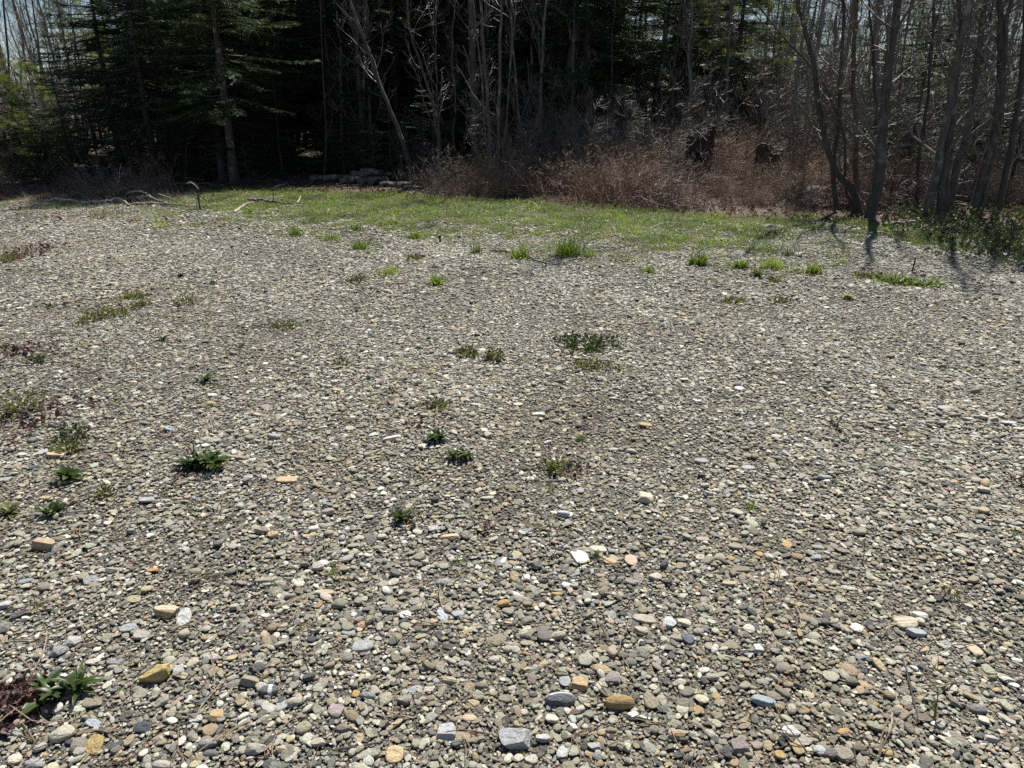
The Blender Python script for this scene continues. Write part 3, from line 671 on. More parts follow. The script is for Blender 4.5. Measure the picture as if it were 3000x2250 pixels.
def conifer(seed, H, base, spread, nm, kind='fir', dens=1.0, bare=0.0, r0=None, shape=0.8):
    """trunk mesh and crown mesh of a conifer of height H; branches from height base, spread = longest branch"""
    g = np.random.default_rng(seed)
    r0 = r0 or H * 0.0125
    z = np.linspace(-0.15, H, 16)
    P = np.stack([g.normal(0, .02, 16).cumsum() * 0.6, g.normal(0, .02, 16).cumsum() * 0.6, z], 1); P[0, :2] = 0; P[1, :2] = 0
    Rr = r0 * (1 - 0.93 * (z.clip(0) / H)) ; Rr[0] *= 1.35; Rr[1] *= 1.1
    tg = Geo(); tubes(tg, P[None], Rr[None], 9)
    trunk = tg.mesh(nm + '_trunk', 'bark_fir', True)
    # dead lower branches, then green whorls
    zs_, per = [], []
    zz = base
    while zz < H * 0.985:
        zs_.append(zz); per.append(int(g.integers(5, 8) * dens + 0.5)); zz += g.uniform(0.16, 0.3) * (0.75 + 0.35 * H / 8)
    zb = np.repeat(zs_, per) + g.normal(0, .05, sum(per)); n = len(zb)
    az = g.uniform(0, 2 * math.pi, n)
    rel = ((zb - base) / (H - base)).clip(0, 1)
    L = spread * ((1 - rel) ** shape) * g.uniform(0.7, 1.12, n) * (0.72 + 0.28 * sstep(0, .12, rel)) + 0.12
    m = 7
    BP = np.empty((n, m, 3))
    tx = np.interp(zb, z, P[:, 0]); ty = np.interp(zb, z, P[:, 1])
    BP[:, 0] = np.stack([tx, ty, zb], 1)
    hd = np.stack([np.cos(az), np.sin(az)], 1)
    slope = g.uniform(-0.05, 0.35, n) * (0.3 + rel) - 0.22 * (1 - rel)
    for k in range(1, m):
        s_ = slope - 0.32 * (k / m) * (1 - rel * 0.6) + 0.42 * (k / m) ** 2
        d = nrm(np.concatenate([hd, s_[:, None]], 1) + g.normal(0, .05, (n, 3)))
        BP[:, k] = BP[:, k - 1] + d * (L / (m - 1))[:, None]
    BR = (0.006 + 0.007 * L)[:, None] * np.linspace(1, .2, m)[None]
    bg = Geo(); tubes(bg, BP, BR, 3)
    if bare > 0:                                   # dry twigs on the lower trunk
        dp, dr = grow(P[None], Rr[None], int(26 * bare), 0.04, max(0.08, base / H), (0.5, 1.3), (1.1, 1.7), 5, up=-0.03, rfac=.12, rmin=.003, g=g)
        tubes(bg, dp, dr, 3)
        d2, r2 = grow(dp, dr, 4, .2, .95, (.15, .4), (.5, 1.1), 3, up=0, rmin=.002, g=g); tubes(bg, d2, r2, 3)
    boughs = bg.mesh(nm + '_boughs', 'bark_fir')
    # foliage
    fg = Geo()
    nt = np.maximum(5, (L / (0.05 if kind != 'pine' else 0.075)).astype(int))
    idx = np.repeat(np.arange(n), nt); N = len(idx)
    t = g.uniform(0.12, 1.0, N) ** 0.8
    p, d, _ = sample_on(BP, BR, idx, t)
    lat = nrm(np.cross(d, np.array([0, 0, 1.0]))); sg = g.choice([-1.0, 1.0], N)[:, None]
    if kind == 'pine':
        for rep in range(2):
            cd = nrm(d * 0.8 + lat * sg * g.uniform(0, 1, (N, 1)) + g.normal(0, .35, (N, 3)) + np.array([0, 0, .25]))
            s_ = nrm(np.cross(cd, g.normal(size=(N, 3))))
            blades(fg, p + g.normal(0, .04, (N, 3)), cd, s_, g.uniform(.14, .26, N), g.uniform(.07, .12, N), 6, g, 1.3)
    else:
        td = nrm(d * g.uniform(.5, .9, (N, 1)) + lat * sg * g.uniform(.5, 1.0, (N, 1)) + np.array([0, 0, -.12]) + g.normal(0, .1, (N, 3)))
        s_ = nrm(np.cross(td, np.array([0, 0, 1.0]))) + g.normal(0, .22, (N, 3))
        Lt = (0.16 + 0.2 * np.sqrt(L[idx]) * (1.05 - t)) * g.uniform(.7, 1.25, N)
        blades(fg, p, td, nrm(s_), Lt, g.uniform(.04, .07, N), 7, g)
        M2 = N // 2                                 # short sprays above and below the flat ones
        td = nrm(td[:M2] + g.normal(0, .35, (M2, 3)) + np.array([0, 0, -.15])); s2 = nrm(np.cross(td, g.normal(size=(M2, 3))))
        blades(fg, p[:M2], td, s2, Lt[:M2] * .7, g.uniform(.03, .05, M2), 5, g)
    mtl = {'fir': 'needle_dark', 'mid': 'needle_mid', 'blue': 'needle_blue', 'pine': 'needle_pine'}[kind]
    crown = fg.mesh(nm + '_needles', mtl)
    return trunk, boughs, crown

def put_conifer(name, meshes, p, rz, s, label, group='conifers along the wood edge', tilt=(0, 0), trunk_mat=None):
    r_ = link(name, None, loc=tuple(p), rot=(tilt[0], tilt[1], rz), scale=(s, s, s))
    r_.empty_display_size = 0.2
    tag(r_, label, 'conifer', group)
    t = link('trunk', meshes[0], r_)
    if trunk_mat: t.data = t.data.copy(); t.data.materials[0] = M[trunk_mat]
    c = link('crown', meshes[2], r_)
    link('boughs', meshes[1], c)
    return r_

def twiggery(geo, P, Rr, g, n1=14, l1=(0.9, 2.0), t0=.2, n2=6, l2=(.3, .9), n3=4, l3=(.12, .4), up=.14, ang=(.5, 1.0), r1=.45):
    b1, q1 = grow(P, Rr, n1, t0, .99, l1, ang, 7, up=up, wander=.16, rfac=r1, rmin=.004, g=g)
    b2, q2 = grow(b1, q1, n2, .15, .98, l2, (.4, 1.0), 5, up=up * .7, wander=.18, rmin=.0028, g=g)
    tubes(geo, b1, q1, 5); tubes(geo, b2, q2, 3)
    if n3:
        b3, q3 = grow(b2, q2, n3, .2, .98, l3, (.4, 1.0), 4, up=up * .5, wander=.2, rmin=.0022, g=g)
        tubes(geo, b3, q3, 3)
        return b3
    return b2

def stem_line(pts, H, g, Y=None):
    """trunk centre line through photo pixels, standing at the first one's ground point, carried on to height H"""
    b0 = gp(*pts[0]) if Y is None else at(pts[0][0], pts[0][1], Y)
    if Y is not None: b0[2] = float(hgt(b0[0], b0[1]))
    Y = b0[1]
    P = [b0 - np.array([0, 0, .12]), b0]
    for k, q in enumerate(pts[1:]):
        w = at(q[0], q[1], Y); w[1] += g.normal(0, .06); P.append(w)
    d = nrm(P[-1] - P[-2])
    while P[-1][2] < H:
        d = nrm(d + np.array([g.normal(0, .07), g.normal(0, .07), .12])); P.append(P[-1] + d * 1.1)
    return np.array(P)

def bare_tree(name, stems, H, label, seed, cat='tree', bark='bark_grey', twig='twig', group='bare trees along the wood edge', tw=None, buds=None, Y=None):
    """stems: [(radius, [(px, py), ...])]; one trunk child for each stem and one crown"""
    g = np.random.default_rng(seed)
    lines = [stem_line(pts, H * g.uniform(.85, 1.08), g, Y) for _, pts in stems]
    base = lines[0][1].copy()
    r_ = link(name, None, loc=tuple(base)); r_.empty_display_size = .2
    tag(r_, label, cat, group)
    cg = Geo(); tips = []
    for (rad, _), ln in zip(stems, lines):
        P = smooth_line(ln - base, 26)
        P[2:] += g.normal(0, .012, (24, 3))
        hh = np.linspace(0, 1, 26)
        Rr = rad * (1 - .88 * hh); Rr[0] *= 1.35; Rr[1] *= 1.12
        tg = Geo(); tubes(tg, P[None], Rr[None], 9 if rad > .05 else 6)
        link('trunk', tg.mesh('trunk', bark, True), r_)
        kw = dict(n1=12, n2=6, n3=4); kw.update(tw or {})
        tips.append(twiggery(cg, P[None], Rr[None], g, **kw))
    crown = link('crown', cg.mesh('crown', twig), r_)
    if buds:
        bg = Geo(); b3 = np.concatenate(tips)
        k = g.choice(len(b3), min(len(b3), buds), replace=False)
        pp = b3[k, -1]; n = len(pp)
        dd = nrm(g.normal(size=(n, 3))); ss = nrm(np.cross(dd, g.normal(size=(n, 3))))
        blades(bg, pp, dd, ss, g.uniform(.02, .045, n), g.uniform(.012, .025, n), 2, g)
        link('buds', bg.mesh('buds', 'bud'), crown)
    return r_

# ------------------------------------------------------------------ conifers
FIR = [conifer(31, 8.6, 1.5, 2.6, 'fir', 'fir', 1.15, 1.0), conifer(32, 8.0, 1.8, 2.3, 'fir', 'fir', 1.1, 1.0), conifer(33, 7.6, 1.0, 2.0, 'fir', 'fir', 1.1, .7),
       conifer(34, 9.2, 1.9, 2.4, 'fir', 'mid', 1.1, 1.2)]
YOUNG = [conifer(41, 2.9, .1, 1.0, 'young_fir', 'fir', 1.0, 0, .035, .9), conifer(42, 2.4, .08, .85, 'young_fir', 'blue', 1.0, 0, .03, .9), conifer(43, 3.6, .2, 1.15, 'young_fir', 'mid', .9, 0, .04, .9)]
PINE = [conifer(51, 8.5, 2.6, 2.4, 'pine', 'pine', .8, .5), conifer(52, 4.2, .3, 1.5, 'pine', 'pine', .9, 0, .05, .9)]
HEM = [conifer(61, 5.2, .9, 1.25, 'hemlock', 'blue', .8, .3, .045, .8)]

def on(px, y):
    """ground point at distance y in the direction of photo column px (near the horizon)"""
    x = (px - 1500) / FPX * (y * cP + CAM_H * sP)
    return np.array([x, y, float(hgt(x, y))])

put_conifer('fir_tree', FIR[0], on(462, 20.2), .4, 1.0, 'broad dark fir with the thinner dark trunk behind the fallen branches')
put_conifer('fir_tree', FIR[1], on(505, 21.4), 2.0, 1.05, 'dark fir standing close behind the broad dark fir')
put_conifer('fir_tree', FIR[3], on(690, 19.0), 1.1, 1.0, 'fir with peeling pale bark and sunlit green boughs', trunk_mat='bark_fir_pale')
put_conifer('fir_tree', FIR[2], on(655, 20.0), 3.0, 1.12, 'fir with a plain dark trunk touching the pale-barked fir')
put_conifer('fir_tree', FIR[1], on(365, 21.2), 4.0, .95, 'dark fir whose boughs frame the sky gap beside pale bare trees')
put_conifer('fir_tree', FIR[0], on(850, 22.5), 5.0, 1.0, 'tall dark fir behind the log pile, nearest the pale-barked fir')
put_conifer('fir_tree', FIR[2], on(985, 22.0), .9, 1.0, 'dense dark fir standing straight behind the log pile')
put_conifer('fir_tree', FIR[1], on(1170, 23.5), 2.6, 1.05, 'dark fir seen behind the leaning grey tree')
put_conifer('fir_tree', FIR[3], on(1330, 24.0), 3.7, 1.0, 'shaded fir between the forked thin tree and pale stems')
put_conifer('fir_tree', FIR[0], on(1520, 23.5), 1.9, 1.08, 'dark fir behind the clump of pale thin stems')
put_conifer('fir_tree', FIR[2], on(1640, 22.5), 5.5, 1.15, 'shaded fir behind the thick dark leaning trunk')
put_conifer('fir_tree', FIR[1], on(760, 24.5), 1.2, 1.1, 'fir deep in the wood between the pale-barked fir and log pile')
put_conifer('fir_tree', FIR[2], on(1800, 26.0), 1.2, 1.05, 'fir behind the reddish brush, beside the bright sky gap')
put_conifer('fir_tree', FIR[0], on(1705, 21.6), 2.7, 1.2, 'dark tall fir right behind the second birch')
put_conifer('fir_tree', FIR[3], on(1790, 23.2), .7, 1.2, 'dark fir shading the reddish brush next to the sky gap')
put_conifer('fir_tree', FIR[1], on(1735, 25.0), 4.1, 1.3, 'tallest fir deep behind the two birches')
put_conifer('pine_tree', PINE[0], on(1960, 24.0), 1.0, 1.1, 'tall pine with light tufted boughs over the brush mound')
put_conifer('pine_tree', PINE[0], on(2130, 27.0), 2.9, 1.1, 'paler pine behind the uprooted stump')
put_conifer('pine_tree', PINE[1], on(45, 20.6), 1.0, .85, 'bright yellow green young pine at the wood edge')
put_conifer('pine_tree', PINE[1], on(150, 22.5), 3.0, .8, 'smaller yellow green pine behind the bright young pine')
put_conifer('young_fir', YOUNG[0], on(40, 18.8), .5, .72, 'bushy dark young fir in front of the bright young pine')
put_conifer('young_fir', YOUNG[0], on(-40, 18.6), 2.2, .8, 'dark young fir at the outermost end of the wood edge')
put_conifer('young_fir', YOUNG[2], on(128, 19.4), 4.4, .62, 'small dark fir between the two bushy young firs')
put_conifer('young_fir', YOUNG[0], on(300, 20.0), 1.4, .95, 'shaded young fir beside the broad dark fir trunk')
put_conifer('young_fir', YOUNG[0], on(545, 20.3), 3.4, .95, 'shaded young fir between the pair of dark trunks and pale bark')
put_conifer('young_fir', YOUNG[2], on(215, 19.2), 2.5, 1.0, 'bushy young fir beside the broad dark fir')
put_conifer('young_fir', YOUNG[1], on(1150, 20.2), 1.5, .85, 'small blue green fir beside the log pile')
put_conifer('young_fir', YOUNG[0], on(1010, 20.5), 3.5, 1.1, 'shaded young fir behind the log pile')
put_conifer('young_fir', YOUNG[1], on(735, 18.6), 4.5, .42, 'knee-high fir sapling at the foot of the pale-barked fir', tilt=(0, .2))
put_conifer('young_fir', YOUNG[1], on(395, 19.8), 2.2, .9, 'low dark fir filling the gap under the broad fir')
put_conifer('young_fir', YOUNG[0], on(600, 20.5), .2, .9, 'low shaded fir between the dark and the pale-barked trunks')
put_conifer('young_fir', YOUNG[2], on(830, 20.8), 1.2, .95, 'shaded young fir just behind a bare fallen branch')
put_conifer('young_fir', YOUNG[1], on(1250, 20.0), .4, .95, 'young fir behind the base of the leaning grey tree')
put_conifer('young_fir', YOUNG[0], on(1390, 21.5), 5.4, 1.1, 'shaded young fir behind the pale thin stems')
put_conifer('hemlock_tree', HEM[0], on(2640, 15.6), 1.4, .95, 'slender hemlock with airy sprays behind the thick grey trunk')
put_conifer('hemlock_tree', HEM[0], on(2790, 16.5), 3.3, 1.0, 'hemlock screened by the multi-stemmed clump')
put_conifer('hemlock_tree', HEM[0], on(2950, 15.2), 5.0, .9, 'hemlock at the shady end of the clearing')
put_conifer('fir_seedling', YOUNG[1], gp(365, 582), 1.0, .2, 'tiny light green fir seedling among dry stalks')
put_conifer('fir_tree', FIR[2], on(2330, 28.0), 3.1, 1.0, 'thin fir far behind the bent dark tree')

# ------------------------------------------------------------------ bare trees and thin stems
bare_tree('leaning_tree', [(.07, [(1210, 538), (1190, 440), (1150, 335), (1115, 255), (1085, 170), (1062, 105)])], 7.5, 'grey tree leaning over beside the log pile', 201, tw=dict(n1=16))
bare_tree('bare_tree', [(.085, [(1052, 520), (1058, 380), (1050, 200), (1044, 60), (1040, 0)]), (.06, [(1066, 520), (1062, 350), (1066, 180), (1072, 0)])], 9, 'twin grey trunks rising straight behind the log pile', 202, tw=dict(n1=18))
bare_tree('bare_tree', [(.05, [(1284, 538), (1288, 430), (1275, 330), (1238, 210), (1205, 100), (1190, 0)]), (.035, [(1286, 537), (1282, 400), (1280, 250), (1276, 100), (1278, 0)])], 7.5, 'thin grey tree forked low, one stem slanting', 203, tw=dict(n1=16))
bare_tree('stem_clump', [(.055, [(1450, 552), (1438, 480), (1432, 380), (1424, 250), (1412, 100), (1406, 0)]), (.055, [(1456, 552), (1460, 440), (1462, 250), (1466, 100), (1470, 0)]), (.03, [(1446, 550), (1425, 430), (1415, 280), (1398, 120), (1385, 0)]),
   (.03, [(1462, 550), (1478, 420), (1490, 250), (1505, 90), (1512, 0)])], 8, 'clump of pale thin stems sharing one base', 204, bark='bark_pale', tw=dict(n1=12))
bare_tree('bare_tree', [(.13, [(1395, 525), (1392, 400), (1385, 200), (1378, 0)])], 9.5, 'straight thick grey trunk behind the pale stem clump', 205, tw=dict(n1=16), Y=20.5)
bare_tree('bare_tree', [(.16, [(1625, 520), (1638, 400), (1660, 240), (1690, 90), (1705, 0)])], 9.5, 'thick dark trunk leaning behind the red brown brush', 206, bark='bark_fir', tw=dict(n1=16), Y=21)
bare_tree('birch_tree', [(.06, [(1578, 515), (1580, 400), (1585, 250), (1592, 100), (1600, 0)])], 8.5, 'slim birch with white flecked bark beside the thick dark trunk', 207, bark='bark_pale', Y=19.8)
bare_tree('birch_tree', [(.05, [(1672, 520), (1676, 380), (1678, 200), (1682, 60), (1686, 0)])], 8.5, 'second white flecked birch, just past the thick dark trunk', 208, bark='bark_pale', Y=20.2)
bare_tree('bare_tree', [(.05, [(1540, 545), (1530, 420), (1512, 250), (1500, 100), (1498, 0)])], 8, 'dark slender tree between pale stems and the birch', 209, Y=18.8)
bare_tree('bent_tree', [(.075, [(2520, 630), (2490, 550), (2441, 487), (2410, 348), (2387, 205), (2349, 51), (2340, 0)]), (.028, [(2512, 628), (2480, 545), (2470, 420), (2440, 300), (2380, 190), (2300, 110)])], 6, 'dark tree bent outward from the base with a wide side stem', 210, bark='bark_fir', tw=dict(n1=20, n2=7), buds=500)
bare_tree('bare_tree', [(.055, [(2452, 622), (2438, 492), (2456, 333), (2466, 154), (2474, 0)])], 6.5, 'slim dark trunk in front of the bent tree', 211, bark='bark_fir', tw=dict(n1=14))
bare_tree('bare_tree', [(.062, [(2502, 622), (2502, 410), (2507, 205), (2513, 0)])], 6.5, 'straight red brown trunk beside the thick grey trunk', 212, bark='bark_brown', twig='twig_red', tw=dict(n1=14))
bare_tree('bare_tree', [(.112, [(2550, 640), (2565, 520), (2579, 410), (2605, 205), (2633, 0)])], 7, 'thick grey trunk leaning slightly at the grass edge', 213, tw=dict(n1=16, t0=.25))
bare_tree('bare_tree', [(.05, [(2560, 605), (2568, 480), (2570, 320), (2560, 200), (2540, 0)])], 6.5, 'thin dark stem hidden half behind the thick grey trunk', 214, bark='bark_fir')
bare_tree('multi_stem_maple', [(.085, [(2712, 648), (2740, 520), (2775, 340), (2800, 200), (2832, 0)]), (.075, [(2745, 650), (2765, 500), (2795, 330), (2818, 150), (2840, 0)]),
   (.05, [(2764, 648), (2778, 500), (2800, 300), (2806, 100), (2810, 0)]), (.08, [(2778, 640), (2805, 500), (2838, 333), (2866, 150), (2884, 0)])], 7, 'multi-stemmed tree clump with four thick slanting grey trunks', 215, tw=dict(n1=14), buds=600)
bare_tree('bare_tree', [(.04, [(2684, 622), (2700, 480), (2717, 359), (2730, 220), (2738, 0)])], 6.5, 'thin black stem beside the four-trunk clump', 216, bark='bark_fir')
bare_tree('bare_tree', [(.08, [(2852, 645), (2880, 500), (2915, 310), (2930, 150), (2942, 0)]), (.055, [(2866, 645), (2900, 480), (2930, 300), (2950, 100), (2960, 0)])], 7, 'pair of slanting grey trunks beyond the four-trunk clump', 217, tw=dict(n1=14))
bare_tree('bare_tree', [(.06, [(2912, 650), (2935, 540), (2968, 410), (2990, 230), (3005, 60)])], 7, 'dark trunk slanting outward at the shady end', 218, bark='bark_fir', tw=dict(n1=14))
bare_tree('bare_tree', [(.03, [(2600, 610), (2615, 540), (2630, 430), (2650, 280), (2665, 0)])], 7, 'crooked thin stem curving up through the hemlock', 219, bark='bark_brown')
bare_tree('bare_tree', [(.07, [(2120, 560), (2125, 400), (2130, 200), (2140, 0)])], 9, 'straight grey trunk rising behind the uprooted stump', 220, Y=22)
bare_tree('bare_tree', [(.03, [(1770, 560), (1778, 420), (1790, 250), (1800, 0)])], 7, 'thin stem rising behind the dark reddish brush', 221, Y=20.5)
bare_tree('bare_tree', [(.045, [(125, 560), (122, 380), (115, 200), (100, 0)])], 8, 'thin bare tree behind the yellow green pines', 222, Y=24, bark='bark_pale', tw=dict(n1=18))
bare_tree('bare_tree', [(.05, [(60, 560), (40, 380), (30, 200), (10, 0)])], 8, 'pale bare tree with arching boughs above the bright pine', 223, Y=25, bark='bark_pale', tw=dict(n1=18, up=.02))
bare_tree('bare_tree', [(.03, [(950, 540), (955, 400), (950, 250), (940, 0)])], 8, 'straight thin dark stem behind the logs, near the dense fir', 224, Y=20.0, bark='bark_fir')
bare_tree('bare_tree', [(.035, [(745, 545), (748, 400), (742, 200), (738, 0)])], 8, 'thin dark trunk beside the pale-barked fir', 225, Y=21.5, bark='bark_fir')
bare_tree('bare_tree', [(.05, [(790, 545), (795, 400), (790, 200), (785, 0)])], 8, 'dark trunk a step farther from the pale-barked fir', 226, Y=22.5, bark='bark_fir')
bare_tree('sapling', [(.017, [(2200, 560), (2225, 470), (2230, 380), (2240, 230), (2250, 120)])], 3.6, 'reddish sapling growing out of the brush mound', 227, bark='twig_red', twig='twig_red', group='saplings in the brush', tw=dict(n1=12, l1=(.5, 1.1), l2=(.2, .5), l3=(.1, .2)), Y=17.4)
bare_tree('sapling', [(.016, [(2310, 560), (2330, 430), (2380, 380), (2420, 400)])], 2.0, 'sapling bowed over in an arch beside the bent tree', 228, bark='bark_brown', group='saplings in the brush', tw=dict(n1=8, l1=(.3, .7), l2=(.15, .4), l3=(.1, .2)), Y=16.6)
bare_tree('sapling', [(.014, [(2080, 590), (2060, 470), (2090, 330), (2120, 180)])], 3.2, 'spreading grey sapling beside the uprooted stump', 229, group='saplings in the brush', tw=dict(n1=12, l1=(.5, 1.1), l2=(.2, .5), l3=(.1, .2)), Y=16.8)
bare_tree('sapling', [(.012, [(1875, 590), (1880, 520), (1860, 450)])], 1.6, 'small dark twisted sapling at the edge of the grass', 230, bark='bark_fir', group='saplings in the brush', tw=dict(n1=8, l1=(.3, .6), l2=(.15, .3), l3=(.08, .15)), Y=16.0)
bare_tree('sapling', [(.014, [(1345, 545), (1350, 470), (1365, 380), (1380, 250)])], 4.0, 'whip-thin sapling before the pale stem clump', 231, group='saplings in the brush', tw=dict(n1=8, l1=(.4, .9), l2=(.2, .4), l3=(.1, .2)))

# ------------------------------------------------------------------ the wood behind (one mass)
gb = np.random.default_rng(77)
def bare_source(seed, H, rad, kw, name='bare_tree_shape'):
    g = np.random.default_rng(seed); geo = Geo()
    z = np.linspace(-.1, H, 20); P = np.stack([g.normal(0, .05, 20).cumsum(), g.normal(0, .05, 20).cumsum(), z], 1); P -= P[0] * [1, 1, 0]
    Rr = rad * (1 - .9 * np.linspace(0, 1, 20)); tubes(geo, P[None], Rr[None], 6)
    twiggery(geo, P[None], Rr[None], g, **kw)
    return geo.mesh(name, 'twig_light')
back = [bare_source(300 + i, gb.uniform(8, 11), gb.uniform(.04, .09), dict(n1=22, n2=7, n3=5, t0=.12, l1=(1.0, 2.4))) for i in range(6)]
def shrub_source(seed, H, n, mt, kw):
    g = np.random.default_rng(seed); geo = Geo()
    P0 = np.zeros((n, 8, 3)); P0[:, 0, :2] = g.normal(0, .18, (n, 2))
    d = nrm(np.concatenate([g.normal(0, .35, (n, 2)), np.ones((n, 1))], 1)); L = g.uniform(.5, 1, n) * H
    for k in range(1, 8):
        d = nrm(d + g.normal(0, .1, (n, 3)) + np.array([0, 0, .03])); P0[:, k] = P0[:, k - 1] + d * (L / 7)[:, None]
    Rr = g.uniform(.005, .012, n)[:, None] * np.linspace(1, .3, 8)[None]
    tubes(geo, P0, Rr, 4); twiggery(geo, P0, Rr, g, **kw)
    return geo.mesh('shrub_shape', mt)
shr = [shrub_source(320 + i, gb.uniform(1.8, 3.0), 8, 'twig_light' if i % 5 else 'twig_red', dict(n1=9, n2=5, n3=3, t0=.15, l1=(.4, .9), l2=(.2, .45), l3=(.1, .25), r1=.7)) for i in range(6)]
conf = [FIR[i] for i in range(4)] + [PINE[0]]
def joined(meshes, nm):
    V, Q, T, mi, off = [], [], [], [], 0
    me = bpy.data.meshes.new(nm); bm = bmesh.new()
    for k, m_ in enumerate(meshes):
        s0 = len(bm.faces); bm.from_mesh(m_); bm.faces.ensure_lookup_table()
        for f in bm.faces[s0:]: f.material_index = k
        me.materials.append(m_.materials[0])
    bm.to_mesh(me); bm.free()
    return me
conf_src = [joined(t, 'conifer_shape') for t in conf]
def dens_con(px):  # how thick the conifers stand
    return float(np.interp(px, [-350, 60, 130, 230, 300, 900, 1700, 1780, 1840, 1900, 1960, 2100, 2200, 2500, 3350], [.15, .02, .0, .1, 1, 1, 1, .5, .1, .06, .3, .25, .06, .05, .12]))
def back_points(n, y0, y1, dens):
    out = []
    while len(out) < n:
        px = gb.uniform(-350, 3350); y = gb.uniform(y0, y1)
        if gb.uniform() < dens(px) and not (dens is dens_con and px < 480 and y < 32): out.append(on(px, y))
    return np.array(out)
pc = np.concatenate([back_points(90, 23.5, 33, dens_con), back_points(110, 33, 62, lambda px: max(.1, dens_con(px)))]); nC = len(pc)
tag(scatter('distant_conifers', source_collection('conifer_shapes', conf_src), pc, np.stack([np.zeros(nC), np.zeros(nC), gb.uniform(0, 6.28, nC)], 1), gb.uniform(.85, 1.3, nC), gb.integers(0, 5, nC)),
    'dark mass of conifers deep in the wood', 'wood', kind='stuff')
pb = back_points(290, 23.5, 60, lambda px: float(np.interp(px, [-350, 250, 400, 1000, 1700, 1900, 3350], [1, 1, .15, .25, .7, 1, 1]))); nB = len(pb)
pb = np.concatenate([pb, back_points(9, 21, 24, lambda px: float(900 < px < 1750)), back_points(34, 17.5, 24, lambda px: float(px > 2250)), back_points(6, 20.5, 24, lambda px: float(1700 < px < 2300))]); nB = len(pb)
tag(scatter('distant_bare_trees', source_collection('bare_tree_shapes', back), pb, np.stack([gb.normal(0, .04, nB), gb.normal(0, .04, nB), gb.uniform(0, 6.28, nB)], 1), gb.uniform(.75, 1.15, nB), gb.integers(0, 6, nB)),
    'tangle of leafless grey trees deep in the wood', 'wood', kind='stuff')
py_ = np.concatenate([back_points(60, 20.8, 31, lambda px: float(px < 1720)), back_points(14, 19, 27, lambda px: float(px > 2500))]); nY = len(py_)
tag(scatter('understory_firs', source_collection('young_fir_shapes', [joined(t, 'young_fir_shape') for t in YOUNG]), py_, np.stack([np.zeros(nY), np.zeros(nY), gb.uniform(0, 6.28, nY)], 1), gb.uniform(.6, 1.2, nY), gb.integers(0, 3, nY)),
    'low dark firs filling the shade under the tall trees', 'wood', kind='stuff')
shr_col = source_collection('shrub_shapes', shr)
ps = np.concatenate([back_points(75, 17.6, 23, lambda px: float(np.interp(px, [1250, 1500, 1700, 2500, 2700, 3350], [0, .35, 1, 1, .5, .4]))), back_points(14, 21, 26, lambda px: float(np.interp(px, [-350, 200, 400, 1300, 1301], [1, 1, .3, .6, 0]))),
                     back_points(70, 22, 33, lambda px: float(px > 2250)), back_points(90, 23, 36, lambda px: float(px > 1650 or px < 200) + .1)]); nS = len(ps)
ppx = 1500 + FPX * ps[:, 0] / (ps[:, 1] * cP + CAM_H * sP)
ps = ps[~((ps[:, 1] < 19.2) & (ppx > 1930) & (ppx < 2330))]; nS = len(ps)
tag(scatter('brush', shr_col, ps, np.stack([gb.normal(0, .1, nS), gb.normal(0, .1, nS), gb.uniform(0, 6.28, nS)], 1), gb.uniform(.6, 1.2, nS) * np.where(ps[:, 1] > 22, 1.5, 1.0), gb.integers(0, 6, nS)),
    'leafless grey brush between the trunks', 'brush', kind='stuff')

# ------------------------------------------------------------------ brambles on the mound
def bramble_source(seed):
    g = np.random.default_rng(seed); geo = Geo(); n = 95; m = 9
    P = np.zeros((n, m, 3)); P[:, 0, :2] = g.normal(0, .32, (n, 2))
    d = nrm(np.concatenate([g.normal(0, .42, (n, 2)), np.ones((n, 1))], 1)); L = g.uniform(.35, 1.3, n)
    dr = np.where(g.uniform(size=n) < .45, g.uniform(.12, .34, n), g.uniform(-.02, .1, n))
    for k in range(1, m):
        d = nrm(d + g.normal(0, .17, (n, 3)) - np.stack([0 * dr, 0 * dr, dr], 1)); P[:, k] = P[:, k - 1] + d * (L / (m - 1))[:, None]
    P[:, :, 2] = np.maximum(P[:, :, 2], .01)
    Rr = g.uniform(.0022, .0052, n)[:, None] * np.linspace(1, .5, m)[None]
    tubes(geo, P, Rr, 3)
    b2, r2 = grow(P, Rr, 4, .25, .98, (.12, .45), (.4, 1.0), 4, up=.04, rmin=.002, g=g); tubes(geo, b2, r2, 3)
    b3, r3 = grow(b2, r2, 2, .3, .95, (.06, .18), (.5, 1.1), 3, up=.0, rmin=.0018, g=g); tubes(geo, b3, r3, 3)
    return geo.mesh('bramble_shape', ('bramble', 'bramble_tan', 'twig_red', 'twig_red', 'bramble_grey', 'bramble')[seed % 6])
bram = source_collection('bramble_shapes', [bramble_source(400 + i) for i in range(6)])
pts = []
while len(pts) < 260:
    px = gb.uniform(1480, 2560); far = float(np.interp(px, [1480, 1700, 1900, 2560], [22, 22, 22, 20]))
    x0, y0 = on(px, gb.uniform(13.5, far))[:2]
    e = y0 - grass_far(x0)
    if e < 0.35 or gb.uniform() > np.interp(px, [1480, 1700, 1850, 2450, 2560], [.05, .2, 1, 1, .4]): continue
    pts.append((x0, y0, float(hgt(x0, y0))))
for _ in range(60):
    px = gb.choice([gb.uniform(2560, 3100), gb.uniform(1200, 1480), gb.uniform(-100, 500)])
    q = on(px, gb.uniform(13, 24)); e = q[1] - grass_far(q[0])
    if e > .8: pts.append(tuple(q))
pts = np.array(pts); nP = len(pts)
bpx = 1500 + FPX * pts[:, 0] / (pts[:, 1] * cP + CAM_H * sP); low = np.where(((np.abs(bpx - 2045) < 95) | (np.abs(bpx - 2245) < 95)) & (pts[:, 1] < 18.2), .5, 1.0)
